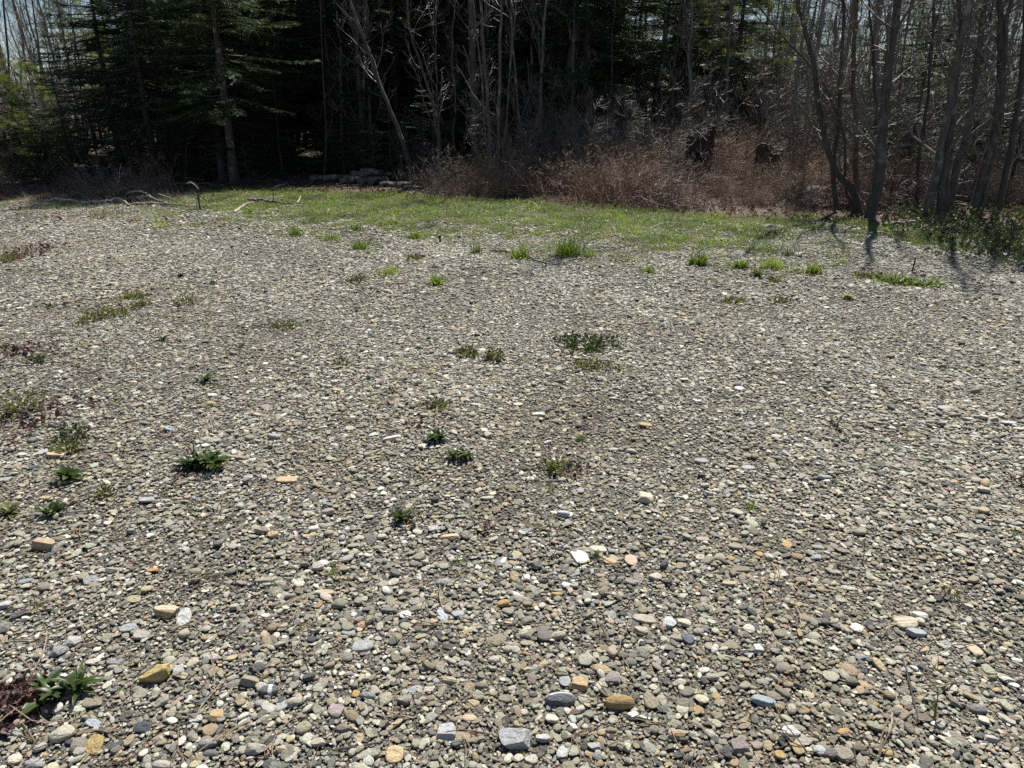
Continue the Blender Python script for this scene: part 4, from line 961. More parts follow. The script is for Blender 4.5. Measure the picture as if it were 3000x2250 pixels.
tag(scatter('bramble_thicket', bram, pts, np.stack([gb.normal(0, .12, nP), gb.normal(0, .12, nP), gb.uniform(0, 6.28, nP)], 1), gb.uniform(.45, 1.15, nP) * low, gb.integers(0, 6, nP)),
    'reddish brown bramble thicket over the mound at the wood edge', 'brambles', kind='stuff')

# ------------------------------------------------------------------ grass, leaf litter, undergrowth
def grass_source(seed, n, hmin, hmax, spread, width, mt, droop=.5):
    g = np.random.default_rng(seed); geo = Geo(); m = 4
    b0 = np.concatenate([g.normal(0, spread, (n, 2)), np.full((n, 1), -.005)], 1)
    az = g.uniform(0, 6.28, n); lean = g.uniform(.1, .7, n); L = g.uniform(hmin, hmax, n)
    hd = np.stack([np.cos(az), np.sin(az), 0 * az], 1); sd = np.stack([-np.sin(az), np.cos(az), 0 * az], 1)
    P = [b0]; ln = lean.copy()
    for k in range(1, m):
        d = hd * np.sin(ln)[:, None] + np.array([0, 0, 1.0]) * np.cos(ln)[:, None]
        P.append(P[-1] + d * (L / (m - 1))[:, None]); ln = ln + droop * g.uniform(.5, 1.5, n)
    W = width * g.uniform(.7, 1.3, n)
    V = np.zeros((n, 2 * m - 1, 3))
    for k in range(m - 1):
        w = (W * (1 - .25 * k))[:, None] * sd; V[:, 2 * k] = P[k] - w; V[:, 2 * k + 1] = P[k] + w
    V[:, -1] = P[-1]
    o_ = (np.arange(n) * (2 * m - 1))[:, None]
    Q = np.concatenate([o_ + np.array([[2 * k, 2 * k + 1, 2 * k + 3, 2 * k + 2]]) for k in range(m - 2)])
    T = o_ + np.array([[2 * m - 4, 2 * m - 3, 2 * m - 2]])
    return geo.add(V.reshape(-1, 3), Q, T).mesh('grass_shape', mt)
gsrc = [grass_source(500 + i, 26, .04, .15, .06, .003, 'grass') for i in range(4)] + [grass_source(510 + i, 22, .03, .11, .07, .002, 'grass_dry', .8) for i in range(2)]
gl = np.random.default_rng(88)
q = []
for _ in range(60000):
    x0, y0 = gl.uniform(-15, 13), gl.uniform(7.2, 21)
    if abs(x0) > .69 * y0 + 1.2: continue
    q.append((x0, y0))
q = np.array(q); ga = grass_amount(q[:, 0], q[:, 1])
q = q[gl.uniform(size=len(q)) < ga]; nq = len(q)
var = np.where(gl.uniform(size=nq) < np.clip(.24 + .45 * (1 - sstep(-8, -5, q[:, 0])) + .35 * sstep(5.4, 6.4, q[:, 0]), 0, .8), gl.integers(4, 6, nq), gl.integers(0, 4, nq))
tag(scatter('grass', source_collection('grass_shapes', gsrc), np.column_stack([q, hgt(q[:, 0], q[:, 1])]), np.stack([np.zeros(nq), np.zeros(nq), gl.uniform(0, 6.28, nq)], 1), gl.uniform(.4, 1.0, nq) * (1 + .25 * patch_noise(q[:, 0], q[:, 1], 3.7)) * np.where(gl.uniform(size=nq) < .05, 1.9, 1), var),
    'strip of short spring grass between the gravel and the wood', 'grass', kind='stuff')

def dead_leaf_mesh(seed, mt, L=.05):
    g = np.random.default_rng(seed); m = 5; V = []
    cu = g.uniform(.5, 1.6); tw = g.normal(0, .6)
    for k in range(m):
        t = k / (m - 1); w = .42 * math.sin(math.pi * min(t * .92 + .06, 1)) * g.uniform(.8, 1.15)
        zc_ = .25 * math.sin(t * 3 * cu)
        for s_ in (-1, 0, 1): V.append((t - .5, s_ * w, zc_ + (.22 * abs(s_)) * g.uniform(.2, 1.6) + tw * .15 * s_ * t))
    V = np.array(V) * L
    Q = [(3 * k + j, 3 * k + j + 1, 3 * k + j + 4, 3 * k + j + 3) for k in range(m - 1) for j in range(2)]
    return add_mesh('dead_leaf_shape', V, Q, None, mt)
dl = [dead_leaf_mesh(600 + i, 'dead_leaf' if i < 4 else 'dead_leaf_dark', .06) for i in range(7)]
dl_col = source_collection('dead_leaf_shapes', dl)
q = gl.uniform([-15, 12], [14, 24], (26000, 2)); fa = forest_amount(q[:, 0], q[:, 1]) + .03 * (q[:, 1] > 12)
q = q[(gl.uniform(size=len(q)) < fa * .55) & (np.abs(q[:, 0]) < .69 * q[:, 1] + 1.2)]; nq = len(q)
tag(scatter('leaf_litter', dl_col, np.column_stack([q, hgt(q[:, 0], q[:, 1]) + .015]), np.stack([gl.normal(0, .4, nq), gl.normal(0, .4, nq), gl.uniform(0, 6.28, nq)], 1), gl.uniform(.8, 1.7, nq), gl.integers(0, 7, nq)),
    'brown fallen leaves littering the forest floor', 'leaves', kind='stuff')

def leafy_source(seed, n=40, r_=.22, h=.3, mt='underleaf'):
    g = np.random.default_rng(seed); geo = Geo()
    P = np.zeros((12, 5, 3)); P[:, 0, :2] = g.normal(0, .06, (12, 2))
    d = nrm(np.concatenate([g.normal(0, .7, (12, 2)), np.ones((12, 1))], 1))
    for k in range(1, 5): d = nrm(d + g.normal(0, .15, (12, 3))); P[:, k] = P[:, k - 1] + d * h / 4
    idx = g.integers(0, 12, n * 2); t = g.uniform(.3, 1, n * 2)
    p, dd, _ = sample_on(P, np.ones((12, 5)), idx, t)
    ld = nrm(dd + g.normal(0, .8, (n * 2, 3))); s_ = nrm(np.cross(ld, g.normal(size=(n * 2, 3))))
    L = g.uniform(.025, .06, n * 2)[:, None]
    V = np.stack([p, p + ld * L * .5 + s_ * L * .3, p + ld * L, p + ld * L * .5 - s_ * L * .3], 1)
    geo.add(V.reshape(-1, 3), np.arange(n * 8).reshape(-1, 4))
    return geo.mesh('undergrowth_shape', mt)
und = source_collection('undergrowth_shapes', [leafy_source(640 + i) for i in range(4)])
pts = []
while len(pts) < 120:
    px, py = gl.uniform(2560, 3150), gl.uniform(640, 800)
    p_ = gp(px, py); e = p_[1] - grass_near(p_[0])
    if e < .1 or gl.uniform() > np.interp(px, [2560, 2720, 3000], [.12, .7, 1]): continue
    pts.append(p_)
pts = np.array(pts); nP = len(pts)
tag(scatter('undergrowth', und, pts, np.stack([np.zeros(nP), np.zeros(nP), gl.uniform(0, 6.28, nP)], 1), gl.uniform(.6, 1.2, nP), gl.integers(0, 4, nP)),
    'low leafy undergrowth at the foot of the multi-stemmed clump', 'undergrowth', kind='stuff')

dry = source_collection('dry_stalk_shapes', [grass_source(660 + i, 9, .18, .45, .12, .0022, 'grass_dry', .12) for i in range(4)])
pts = [gp(gl.uniform(20, 520), gl.uniform(555, 640)) for _ in range(120)] + [gp(gl.uniform(280, 480), gl.uniform(560, 590)) for _ in range(45)] + [gp(gl.uniform(1500, 2500), gl.uniform(620, 660)) for _ in range(60)]
pts = np.array(pts); nP = len(pts)
tag(scatter('dry_stalks', dry, pts, np.stack([np.zeros(nP), np.zeros(nP), gl.uniform(0, 6.28, nP)], 1), gl.uniform(.4, 1.0, nP), gl.integers(0, 4, nP)),
    'dry straw-coloured stalks standing at the edge of the grass', 'dry stalks', kind='stuff')

# ------------------------------------------------------------------ logs
def log(px, py, dx, dy, L, r_, label, z=0.0, seed=0):
    g = np.random.default_rng(900 + seed)
    p = gp(px, py); base = np.array([p[0], p[1], float(hgt(p[0], p[1]))])
    th = math.atan2(dy + (.9 if seed in (1, 2, 5, 6, 8, 10) else .3), dx)
    o = link('log', None, loc=(base[0], base[1], base[2] + r_ * .85 + z), rot=(g.normal(0, .3), g.normal(0, .04), th)); tag(o, label, 'log', 'logs in the pile')
    m, s = 9, 14; ang = np.arange(s) * 2 * math.pi / s
    wob = 1 + .06 * np.sin(ang * 2 + g.uniform(0, 6)) + .04 * np.sin(ang * 5 + g.uniform(0, 6))
    V = np.array([[L * k / (m - 1), r_ * wob[j] * (1 + g.normal(0, .03) - .08 * k / m) * math.cos(ang[j]), r_ * wob[j] * (1 + g.normal(0, .03) - .08 * k / m) * math.sin(ang[j]) + .02 * math.sin(k * .7)] for k in range(m) for j in range(s)])
    Q = [(k * s + j, k * s + (j + 1) % s, (k + 1) * s + (j + 1) % s, (k + 1) * s + j) for k in range(m - 1) for j in range(s)]
    link('bark', add_mesh('bark', V, Q, None, 'log_bark', False), o)
    for e, k in ((0, 0), (1, m - 1)):
        ring = V[k * s:(k + 1) * s]; c_ = ring.mean(0); inner = c_ + (ring - c_) * .55 + np.array([(.008 if e else -.008), 0, 0])
        VV = np.vstack([ring, inner, c_[None]])
        QQ = [(j, (j + 1) % s, s + (j + 1) % s, s + j) for j in range(s)]; TT = [(s + j, s + (j + 1) % s, 2 * s) for j in range(s)]
        link('cut_end', add_mesh('cut_end', VV, QQ, TT, 'log_end'), o)
log(1086, 543, .85, .5, .62, .105, 'thickest log, its cut end facing the clearing', 0, 1)
log(1056, 543, .75, .65, .8, .10, 'log with dark cut end beside the thickest log', 0, 2)
log(1058, 534, .97, -.25, .62, .09, 'log lying across the top of the pile', .20, 3)
log(1072, 536, .8, .1, .75, .07, 'split log wedged against the topmost log', .17, 4)
log(1022, 539, .8, .55, .75, .10, 'log with ragged bark in the middle of the pile', 0, 5)
log(1000, 539, .95, .3, .5, .075, 'short pale log in front of the ragged one', 0, 6)
log(948, 533, .95, .0, .85, .09, 'dark log at the shaded end of the pile', 0, 7)
log(912, 533, .9, .4, .7, .085, 'half hidden log at the far shaded end', 0, 8)
log(1112, 549, .95, .0, .6, .075, 'thin log in front of the thickest log', 0, 9)
log(1164, 552, .9, .35, .55, .07, 'thin log with a round dark end at the pile edge', 0, 10)
log(1182, 557, .93, -.3, .5, .05, 'thinnest log, the outermost of the pile', 0, 11)
log(1030, 536, .9, .3, .6, .085, 'log resting in the notch between the two cut ends', .16, 12)

# ------------------------------------------------------------------ fallen branches and twigs
def branch(name, pts, r_, label, mt='driftwood', seed=0, twigs=0, cat='branch', group='fallen branches'):
    """pts: (px, py, height above ground)"""
    g = np.random.default_rng(1000 + seed)
    P = np.array([gp(a0, b0, c0) for a0, b0, c0 in pts])
    P = smooth_line(P, max(8, 5 * len(pts))); base = P[0].copy(); P = P - base
    if P[:, 1].max() + base[1] > 9: r_ *= 1.3
    P[1:-1] += g.normal(0, r_ * .35, (len(P) - 2, 3))
    Rr = r_ * np.linspace(1, .4, len(P)) * (1 + g.normal(0, .06, len(P)))
    geo = Geo(); tubes(geo, P[None], Rr[None], 7 if r_ > .006 else 5)
    o = link(name, geo.mesh(name, mt, True), loc=tuple(base)); tag(o, label, cat, group)
    if twigs:
        tg_ = Geo(); b1, q1 = grow(P[None], Rr[None], twigs, .15, .95, (.15, .5), (.4, 1.1), 5, up=.02, rmin=.003, g=g); tubes(tg_, b1, q1, 4)
        b2, q2 = grow(b1, q1, 2, .2, .9, (.08, .2), (.4, 1), 4, up=0, rmin=.002, g=g); tubes(tg_, b2, q2, 3)
        link('side_twigs', tg_.mesh('side_twigs', mt), o)
    return o
branch('fallen_branch', [(120, 592, .02), (180, 592, .04), (250, 598, .04), (300, 600, .06), (350, 596, .1), (380, 606, .03)], .026, 'longest fallen branch, wavy and pale, at the edge of gravel', seed=1, twigs=5)
branch('fallen_branch', [(360, 580, .02), (395, 585, .17), (430, 590, .17), (455, 595, .06), (462, 598, .0)], .017, 'arched pale branch over the dark driftwood piece', seed=2)
branch('driftwood', [(375, 596, .05), (410, 596, .10), (450, 598, .12), (485, 604, .03)], .045, 'thick dark curved piece of dead wood beneath the arched branch', 'log_bark', seed=3)
branch('fallen_branch', [(380, 602, .02), (450, 604, .05), (520, 606, .04), (585, 608, .03), (620, 612, .02)], .020, 'straight grey branch reaching to the dead sapling', seed=4, twigs=5)
branch('fallen_branch', [(468, 588, .14), (500, 594, .10), (525, 600, .05), (535, 606, .0)], .010, 'thin pale curved stick propped in the grass', seed=5)
branch('fallen_branch', [(686, 624, .01), (705, 614, .04), (722, 604, .05), (745, 597, .04)], .02, 'short pale branch lying aslant in the grass', seed=6)
branch('fallen_branch', [(730, 592, .05), (780, 597, .06), (830, 602, .05), (880, 606, .03)], .024, 'dark straight branch across the grass', 'log_bark', seed=7, twigs=5)
branch('fallen_branch', [(838, 609, .02), (880, 606, .03), (922, 610, .02)], .014, 'thin branch end beside a bleached splinter', seed=8)
branch('wood_splinter', [(870, 600, .02), (878, 596, .08), (884, 591, .12)], .018, 'bleached splinter sticking up from the grass', seed=9)
branch('fallen_branch', [(788, 560, .03), (815, 553, .05), (840, 546, .06)], .03, 'bright bleached piece of wood in front of the dark firs', seed=10)
branch('fallen_branch', [(755, 530, .05), (810, 520, .2), (865, 508, .3)], .015, 'long pole leaning toward the dark firs', 'bark_grey', seed=11)
branch('fallen_branch', [(500, 546, .03), (560, 546, .08), (640, 548, .04), (700, 540, .05), (790, 538, .05)], .03, 'grey fallen trunk at the feet of the firs', 'bark_grey', seed=12, twigs=5)
branch('fallen_branch', [(95, 513, .45), (125, 540, .3), (165, 560, .05)], .010, 'thin bowed whip rising before the young firs', 'bark_grey', seed=13)
branch('fallen_branch', [(2590, 662, .02), (2640, 660, .04), (2700, 655, .03), (2790, 652, .05), (2840, 650, .04)], .022, 'pale fallen branch at the foot of the four-trunk clump', seed=14, twigs=4)
branch('fallen_branch', [(2570, 630, .03), (2620, 632, .05), (2680, 634, .03)], .018, 'short fallen branch behind the thick grey trunk', seed=15)
branch('fallen_branch', [(1905, 672, .01), (1935, 662, .03), (1970, 660, .04), (1998, 656, .01)], .010, 'pale stick in the grass before the brambles', seed=16)
branch('twig', [(1010, 755, .01), (1060, 760, .03), (1110, 766, .02), (1150, 775, .01)], .006, 'thin dark twig on gravel beyond the grass tufts', 'bark_fir', seed=17, group='twigs on the gravel', cat='twig')
branch('twig', [(1440, 738, .01), (1500, 745, .03), (1545, 756, .04), (1575, 770, .02), (1640, 780, .01)], .012, 'dark crooked twig in front of the largest grass tuft', 'bark_fir', seed=18, group='twigs on the gravel', cat='twig')
branch('twig', [(1888, 900, .01), (1930, 906, .015), (1985, 914, .02), (2060, 926, .01)], .007, 'long thin dark twig lying on open gravel', 'bark_fir', seed=19, group='twigs on the gravel', cat='twig')
branch('twig', [(2432, 1236, .025), (2450, 1255, .02), (2468, 1272, .02), (2490, 1290, .01)], .006, 'short forked twig on open gravel', 'bark_brown', seed=20, twigs=4, group='twigs on the gravel', cat='twig')
branch('twig', [(2610, 1190, .015), (2635, 1180, .02), (2655, 1195, .01)], .006, 'broken reddish twig piece far out on the gravel', 'bark_brown', seed=21, group='twigs on the gravel', cat='twig')
branch('twig', [(2655, 958, .01), (2680, 957, .02), (2698, 953, .01)], .006, 'tiny dark twig on the gravel toward the leafy edge', 'bark_fir', seed=22, group='twigs on the gravel', cat='twig')
branch('twig', [(1770, 1830, .02), (1810, 1850, .02), (1860, 1868, .02), (1930, 1885, .015), (2010, 1900, .01), (2090, 1918, .01)], .0025, 'long thin twig lying across stones toward the white chunk', 'bark_brown', seed=23, group='twigs on the gravel', cat='twig')
branch('dry_stalk', [(1843, 1840, .02), (1826, 1880, .035), (1814, 1920, .03), (1826, 1945, .02)], .003, 'curved pale stalk touching the dark olive stone', 'grass_dry', seed=24, group='twigs on the gravel', cat='stalk')
branch('dry_stalk', [(1826, 1945, .02), (1842, 1975, .02), (1856, 2005, .01)], .0025, 'pale stalk end hooked round the dark olive stone', 'grass_dry', seed=25, group='twigs on the gravel', cat='stalk')
branch('twig', [(990, 2206, .012), (1060, 2198, .015), (1110, 2185, .012), (1140, 2175, .008)], .004, 'dark twig beside the flat cream tan stone', 'bark_fir', seed=26, group='twigs on the gravel', cat='twig')
branch('twig', [(1130, 2130, .012), (1170, 2105, .02), (1230, 2080, .02), (1262, 2060, .012)], .003, 'slanting thin twig leading to the pale finger-shaped stone', 'bark_brown', seed=27, group='twigs on the gravel', cat='twig')
branch('twig', [(1603, 1648, .01), (1632, 1622, .02), (1665, 1602, .02)], .004, 'short brown twig pointing at the creamy white flake', 'bark_brown', seed=28, group='twigs on the gravel', cat='twig')
branch('twig', [(2598, 2165, .01), (2608, 2125, .02), (2606, 2095, .015)], .0055, 'pale bent stick near the tall sprig', 'driftwood', seed=29, group='twigs on the gravel', cat='twig')
branch('twig', [(735, 1963, .01), (755, 1985, .02), (775, 2005, .01)], .005, 'dark stub of twig against the quartz-patched stone', 'bark_fir', seed=30, group='twigs on the gravel', cat='twig')
branch('twig', [(2120, 1916, .01), (2200, 1918, .015), (2310, 1918, .01)], .003, 'straight thin twig between white stones', 'bark_fir', seed=31, group='twigs on the gravel', cat='twig')
branch('twig', [(2765, 1760, .01), (2820, 1790, .02), (2900, 1835, .02), (2960, 1870, .01)], .003, 'thin dark twig beyond the small yellow sprig', 'bark_fir', seed=32, group='twigs on the gravel', cat='twig')
branch('twig', [(2640, 1930, .01), (2660, 2010, .02), (2690, 2130, .015)], .003, 'long dark twig running past the tall sprig', 'bark_fir', seed=33, group='twigs on the gravel', cat='twig')
branch('twig', [(2960, 1400, .01), (2985, 1420, .02), (3010, 1440, .01)], .006, 'reddish twig at the outer edge of open gravel', 'bark_brown', seed=34, twigs=4, group='twigs on the gravel', cat='twig')
branch('twig', [(500, 1425, .01), (535, 1395, .02), (560, 1370, .01)], .004, 'brown root-like twig before the biggest rosette', 'bark_brown', seed=35, twigs=4, group='twigs on the gravel', cat='twig')
branch('dry_stalk', [(1145, 2110, .01), (1152, 2080, .02), (1160, 2045, .02)], .0025, 'pale straw beside the grey brown angular stone', 'grass_dry', seed=36, group='twigs on the gravel', cat='stalk')

# ------------------------------------------------------------------ dead sapling post, marker pins, uprooted stumps, boulder
def tube_obj(name, P, Rr, mt, parent, sides=6):
    geo = Geo(); tubes(geo, np.asarray(P, float)[None], np.asarray(Rr, float)[None], sides)
    return link(name, geo.mesh(name, mt, True), parent)
b0 = gp(587, 616); ks = mm_per_px(b0)
o = link('dead_sapling', None, loc=tuple(b0)); tag(o, 'dead black sapling with a strip of bark caught on top', 'sapling')
H0 = 66 * ks
tube_obj('stem', smooth_line([(0, 0, -.05), (0, 0, .2 * H0), (-.01, 0, .5 * H0), (.005, 0, .8 * H0), (-.005, 0, H0)], 14), np.linspace(.017, .008, 14), 'iron', o)
for k, (hz, dx, up) in enumerate([(.35, -.13, .22), (.42, .12, .2), (.62, -.09, .06), (.75, .06, .1), (.55, .08, .14)]):
    tube_obj('side_twig', smooth_line([(0, 0, hz * H0), (dx * .5, .02, hz * H0 + up * .6), (dx, .03, hz * H0 + up)], 6), np.linspace(.006, .002, 6), 'iron', o, 4)
Vb = []; mB = 8
for k in range(mB):
    t = k / (mB - 1); x = -.17 + .2 * t; z = H0 + .10 - .5 * (t - .3) ** 2 * .45
    for s_ in (-1, 0, 1): Vb.append((x, s_ * .035, z - .025 * abs(s_)))
    for s_ in (1, 0, -1): Vb.append((x, s_ * .034, z - .025 * abs(s_) - .012))
Qb = [(6 * k + j, 6 * k + (j + 1) % 6, 6 * (k + 1) + (j + 1) % 6, 6 * (k + 1) + j) for k in range(mB - 1) for j in range(6)] + [(0, 1, 4, 5), (1, 2, 3, 4), (6 * mB - 6, 6 * mB - 5, 6 * mB - 2, 6 * mB - 1), (6 * mB - 5, 6 * mB - 4, 6 * mB - 3, 6 * mB - 2)]
link('bark_strip', add_mesh('bark_strip', Vb, Qb, None, 'bark_fir'), o)

b0 = gp(2672, 797); ks = mm_per_px(b0)
o = link('marker_pin', None, loc=tuple(b0), rot=(0, .04, .1)); tag(o, 'rusty T-shaped metal pin standing behind a flat weed patch', 'metal pin', 'metal pins in the gravel')
tube_obj('pin_shaft', [(0, 0, -.05), (0, 0, 20 * ks), (0, 0, 41 * ks)], [.008, .008, .008], 'iron', o)
tube_obj('cross_bar', [(-9 * ks, 0, 41 * ks), (0, 0, 41.6 * ks), (11 * ks, 0, 40.5 * ks)], [.005, .006, .004], 'iron', o)
b0 = gp(1290, 712); ks = mm_per_px(b0)
o = link('marker_pin', None, loc=tuple(b0), rot=(0, -.05, 0)); tag(o, 'short black peg with a flat head beside small stones', 'metal pin', 'metal pins in the gravel')
tube_obj('pin_shaft', [(0, 0, -.05), (0, 0, 9 * ks), (0, 0, 18 * ks)], [.012, .015, .018], 'iron', o)
tube_obj('pin_head', [(-6 * ks, 0, 17 * ks), (0, 0, 19 * ks), (5 * ks, 0, 20 * ks)], [.012, .02, .014], 'iron', o)

def root_wad(px, py, Y, w, h, label, seed):
    g = np.random.default_rng(seed); p = at(px, py, Y); p[2] = float(hgt(p[0], p[1]))
    o = link('uprooted_stump', None, loc=tuple(p)); tag(o, label, 'stump')
    V, F = stone_verts(g, 'round', 4); V = nrm(V) * (1 + .16 * np.sin(V @ (g.normal(size=(3, 3)) * 3) + 1).sum(1, keepdims=True) + .07 * np.sin(V @ (g.normal(size=(3, 3)) * 9)).sum(1, keepdims=True)) * [w * .42, .28, h * .42]; V[:, 2] += h * .48
    link('root_ball', add_mesh('root_ball', V, None, F, 'soil_clod'), o)
    P = np.zeros((1, 4, 3)); P[0, :, 2] = np.linspace(.1, h * .95, 4); Rr = np.full((1, 4), .08)
    b1, q1 = grow(P, Rr, 26, .1, 1, (w * .5, w * 1.0), (.7, 1.5), 6, up=-.06, wander=.25, rfac=.3, rmin=.006, g=g)
    b2, q2 = grow(b1, q1, 3, .4, .95, (.1, .3), (.4, 1.2), 4, up=-.02, wander=.25, rmin=.003, g=g)
    geo = Geo(); tubes(geo, b1, q1, 5); tubes(geo, b2, q2, 3); link('roots', geo.mesh('roots', 'bark_brown'), o)
root_wad(2042, 470, 18.1, .8, 1.0, 'taller uprooted stump, dark and tangled, on the brush mound', 71)
root_wad(2242, 500, 17.4, .85, .72, 'lower uprooted stump with a bleached top, nearer the bent tree', 72)
V, F = stone_verts(np.random.default_rng(73), 'round', 4)
p = on(2385, 14.6); o = link('boulder', add_mesh('boulder', V * [.30, .24, .22], None, F, 'stone', True), loc=(p[0], p[1], p[2] + .14)); o.color = (.26, .22, .17, 1)
tag(o, 'round tan boulder half hidden in the brambles', 'boulder')

# ------------------------------------------------------------------ weeds
def strap_leaf(seed, mt, L=1.0, w=.16, arch=1.0):
    """one pointed strap leaf along +X, folded along its midrib"""
    g = np.random.default_rng(seed); m = 7; V = []; el = g.uniform(.75, 1.15); x = z = 0.0
    for k in range(m):
        t = k / (m - 1); ww = w * (math.sin(math.pi * min(.12 + t * .86, 1)) ** .8) * g.uniform(.92, 1.08)
        for s_ in (-1, 0, 1): V.append((x - math.sin(el) * 0, s_ * ww, z + abs(s_) * ww * .35))
        x += math.cos(el) * L / (m - 1); z += math.sin(el) * L / (m - 1); el -= arch * g.uniform(.12, .26)
    Q = [(3 * k + j, 3 * k + j + 1, 3 * k + j + 4, 3 * k + j + 3) for k in range(m - 1) for j in range(2)]
    return add_mesh('leaf', V, Q, None, mt, True)
LEAF = {mt: [strap_leaf(700 + i, mt, 1.0, w, 1.0) for i in range(5)] for mt, w in (('leaf_dark', .12), ('leaf_mat', .13), ('leaf_pale', .2))}
gw = np.random.default_rng(99)

def rosette(px, py, w, h, label, mt='leaf_dark', n=26, crowns=1, name='leafy_rosette', group='leafy rosettes in the gravel', wide=1.0):
    p = gp(px, py + h * .35); k = mm_per_px(p); o = link(name, None, loc=tuple(p)); tag(o, label, 'weed', group)
    W, Hh = w * k, h * k
    for c_ in range(crowns):
        ox = (c_ - (crowns - 1) / 2) * W * .28 if crowns > 1 else 0; oy = gw.normal(0, W * .06) if crowns > 1 else 0
        for i in range(n // crowns):
            az = i * 2.4 + gw.normal(0, .3); rel = i / (n / crowns)
            L = (W * (.34 if crowns == 1 else .2) + Hh * .62) * gw.uniform(.75, 1.15) * (1.05 - .2 * rel)
            lf = link('leaf', LEAF[mt][int(gw.integers(0, 5))], o, loc=(ox + gw.normal(0, W * .03), oy + gw.normal(0, W * .03), .004))
            lf.rotation_euler = (gw.normal(0, .15), -.6 * rel + .12 + gw.normal(0, .12), az); lf.scale = (L, L * gw.uniform(.8, 1.1) * wide, L * gw.uniform(.8, 1.1))
    return o
rosette(595, 1350, 120, 66, 'biggest dark green leafy rosette out on the gravel', n=99, crowns=3)
rosette(178, 2005, 150, 100, 'dark green leafy plant rising beside the dead leaf heap', n=42, crowns=3)
rosette(155, 1490, 82, 50, 'dark green rosette right behind the large tan stone', n=30, crowns=2)
rosette(28, 1494, 60, 46, 'lighter green rosette beside the one behind the tan stone', n=20, mt='leaf_mat')
rosette(203, 1388, 74, 54, 'glossy broad-leaved rosette in front of the straggly weeds', n=20, wide=1.7)
rosette(1280, 1272, 74, 52, 'dark rosette with dead stalks standing in it', n=26, crowns=2, wide=1.2)
rosette(1346, 1326, 76, 46, 'grey green rosette just in front of the dark stalked one', n=36, crowns=3)
rosette(1172, 1508, 66, 50, 'sparse leafy rosette with a dead leaf in front', n=12, wide=1.2)
rosette(605, 1110, 50, 28, 'small dark rosette among the buff pebbles', n=20)
rosette(108, 1052, 58, 32, 'dark rosette growing out of brown dead leaves', n=26, crowns=2)
rosette(480, 990, 42, 24, 'small rosette beyond the buff pebbles', n=14)
rosette(1744, 1630, 30, 36, 'lone dandelion-like seedling between cream flakes', n=7, mt='leaf_mat', wide=1.6)
rosette(2485, 868, 34, 24, 'pale woolly rosette on bare gravel', mt='leaf_pale', n=10, wide=1.3)
rosette(710, 1012, 26, 20, 'tiny dark rosette alone on mid gravel', n=10)
rosette(145, 895, 46, 18, 'flat blue green rosette toward the leaf-littered edge', n=16)
rosette(530, 808, 44, 14, 'flat green rosette farther out, beside a tiny one', n=14)
rosette(622, 828, 30, 16, 'tiny blue green rosette on far gravel', n=12)
rosette(8, 1013, 30, 24, 'bright rosette cut by the picture edge near dead leaves', n=12, mt='leaf_mat')

def mat_weed_mesh(seed, w, h, n, mt, tall=.05):
    g = np.random.default_rng(seed); geo = Geo()
    r_ = np.sqrt(g.uniform(0, 1, n)); a0 = g.uniform(0, 6.28, n)
    rag = 1 + .35 * np.sin(a0 * 3 + seed) + .2 * np.sin(a0 * 7 + 2 * seed)
    p = np.stack([np.cos(a0) * r_ * w / 2 * rag, np.sin(a0) * r_ * h / 2 * rag, 0 * r_], 1)
    hole = np.sin(p[:, 0] * 70 + seed) * np.sin(p[:, 1] * 45 + 2 * seed) + .5 * np.sin(p[:, 0] * 160 + p[:, 1] * 90)
    p[:, 2] = g.uniform(0, 1, n) ** 1.5 * tall * (1.3 - r_ * .6) * (1 + .6 * hole).clip(.2, 2)
    ok = hole > g.uniform(-.9, .25, n); p, a0, n = p[ok], a0[ok], int(ok.sum())
    ld = nrm(np.stack([np.cos(a0 + g.normal(0, .8, n)), np.sin(a0 + g.normal(0, .8, n)), g.uniform(.1, 1.3, n)], 1))
    s_ = nrm(np.cross(ld, g.normal(size=(n, 3)))); L = g.uniform(.012, .034, n)[:, None] * (1 + .25 * (w > .4))
    V = np.stack([p, p + ld * L * .45 + s_ * L * .28, p + ld * L, p + ld * L * .45 - s_ * L * .28], 1)
    geo.add(V.reshape(-1, 3), np.arange(4 * n).reshape(-1, 4))
    return geo.mesh('foliage', mt)
def mat_weed(px, py, w, h, label, mt='leaf_mat', dens=1.0, tall=.045, seed=0, stalks=0):
    p = gp(px, py + h * .2); k = mm_per_px(p); dep = math.atan2(CAM_H, p[1])
    W = w * k; D = min(max(h * k / math.sin(dep) * .8, W * .4), W * 1.6)
    o = link('mat_weed', None, loc=tuple(p)); tag(o, label, 'weed', 'low weeds in the gravel')
    link('foliage', mat_weed_mesh(1200 + seed, W, D, int(min(900, 60 + 9000 * W * D * dens)), mt, tall), o)
    gd = np.random.default_rng(1300 + seed); n = int(40 + 500 * W * D); geo = Geo()
    P = np.zeros((n, 4, 3)); P[:, 0, :2] = gd.normal(0, .3, (n, 2)) * [W, D]; d = nrm(np.concatenate([gd.normal(0, 1, (n, 2)), gd.uniform(.1, .6, (n, 1))], 1))
    for q_ in range(1, 4): d = nrm(d + gd.normal(0, .25, (n, 3)) - [0, 0, .15]); P[:, q_] = P[:, q_ - 1] + d * gd.uniform(.012, .035, (n, 1)) * (1.4 if py < 1120 else 1)
    tubes(geo, P, np.full((n, 4), .0013), 3); link('dead_stems', geo.mesh('dead_stems', 'twig_red'), o)
    for q_ in range(stalks):
        x0 = gd.normal(0, W * .2); Hs = gd.uniform(.1, .22)
        tube_obj('stalk', smooth_line([(x0, 0, 0), (x0 + gd.normal(0, .02), gd.normal(0, .02), Hs * .5), (x0 + gd.normal(0, .05), gd.normal(0, .04), Hs)], 6), np.linspace(.0018, .001, 6), 'twig_red', o, 3)
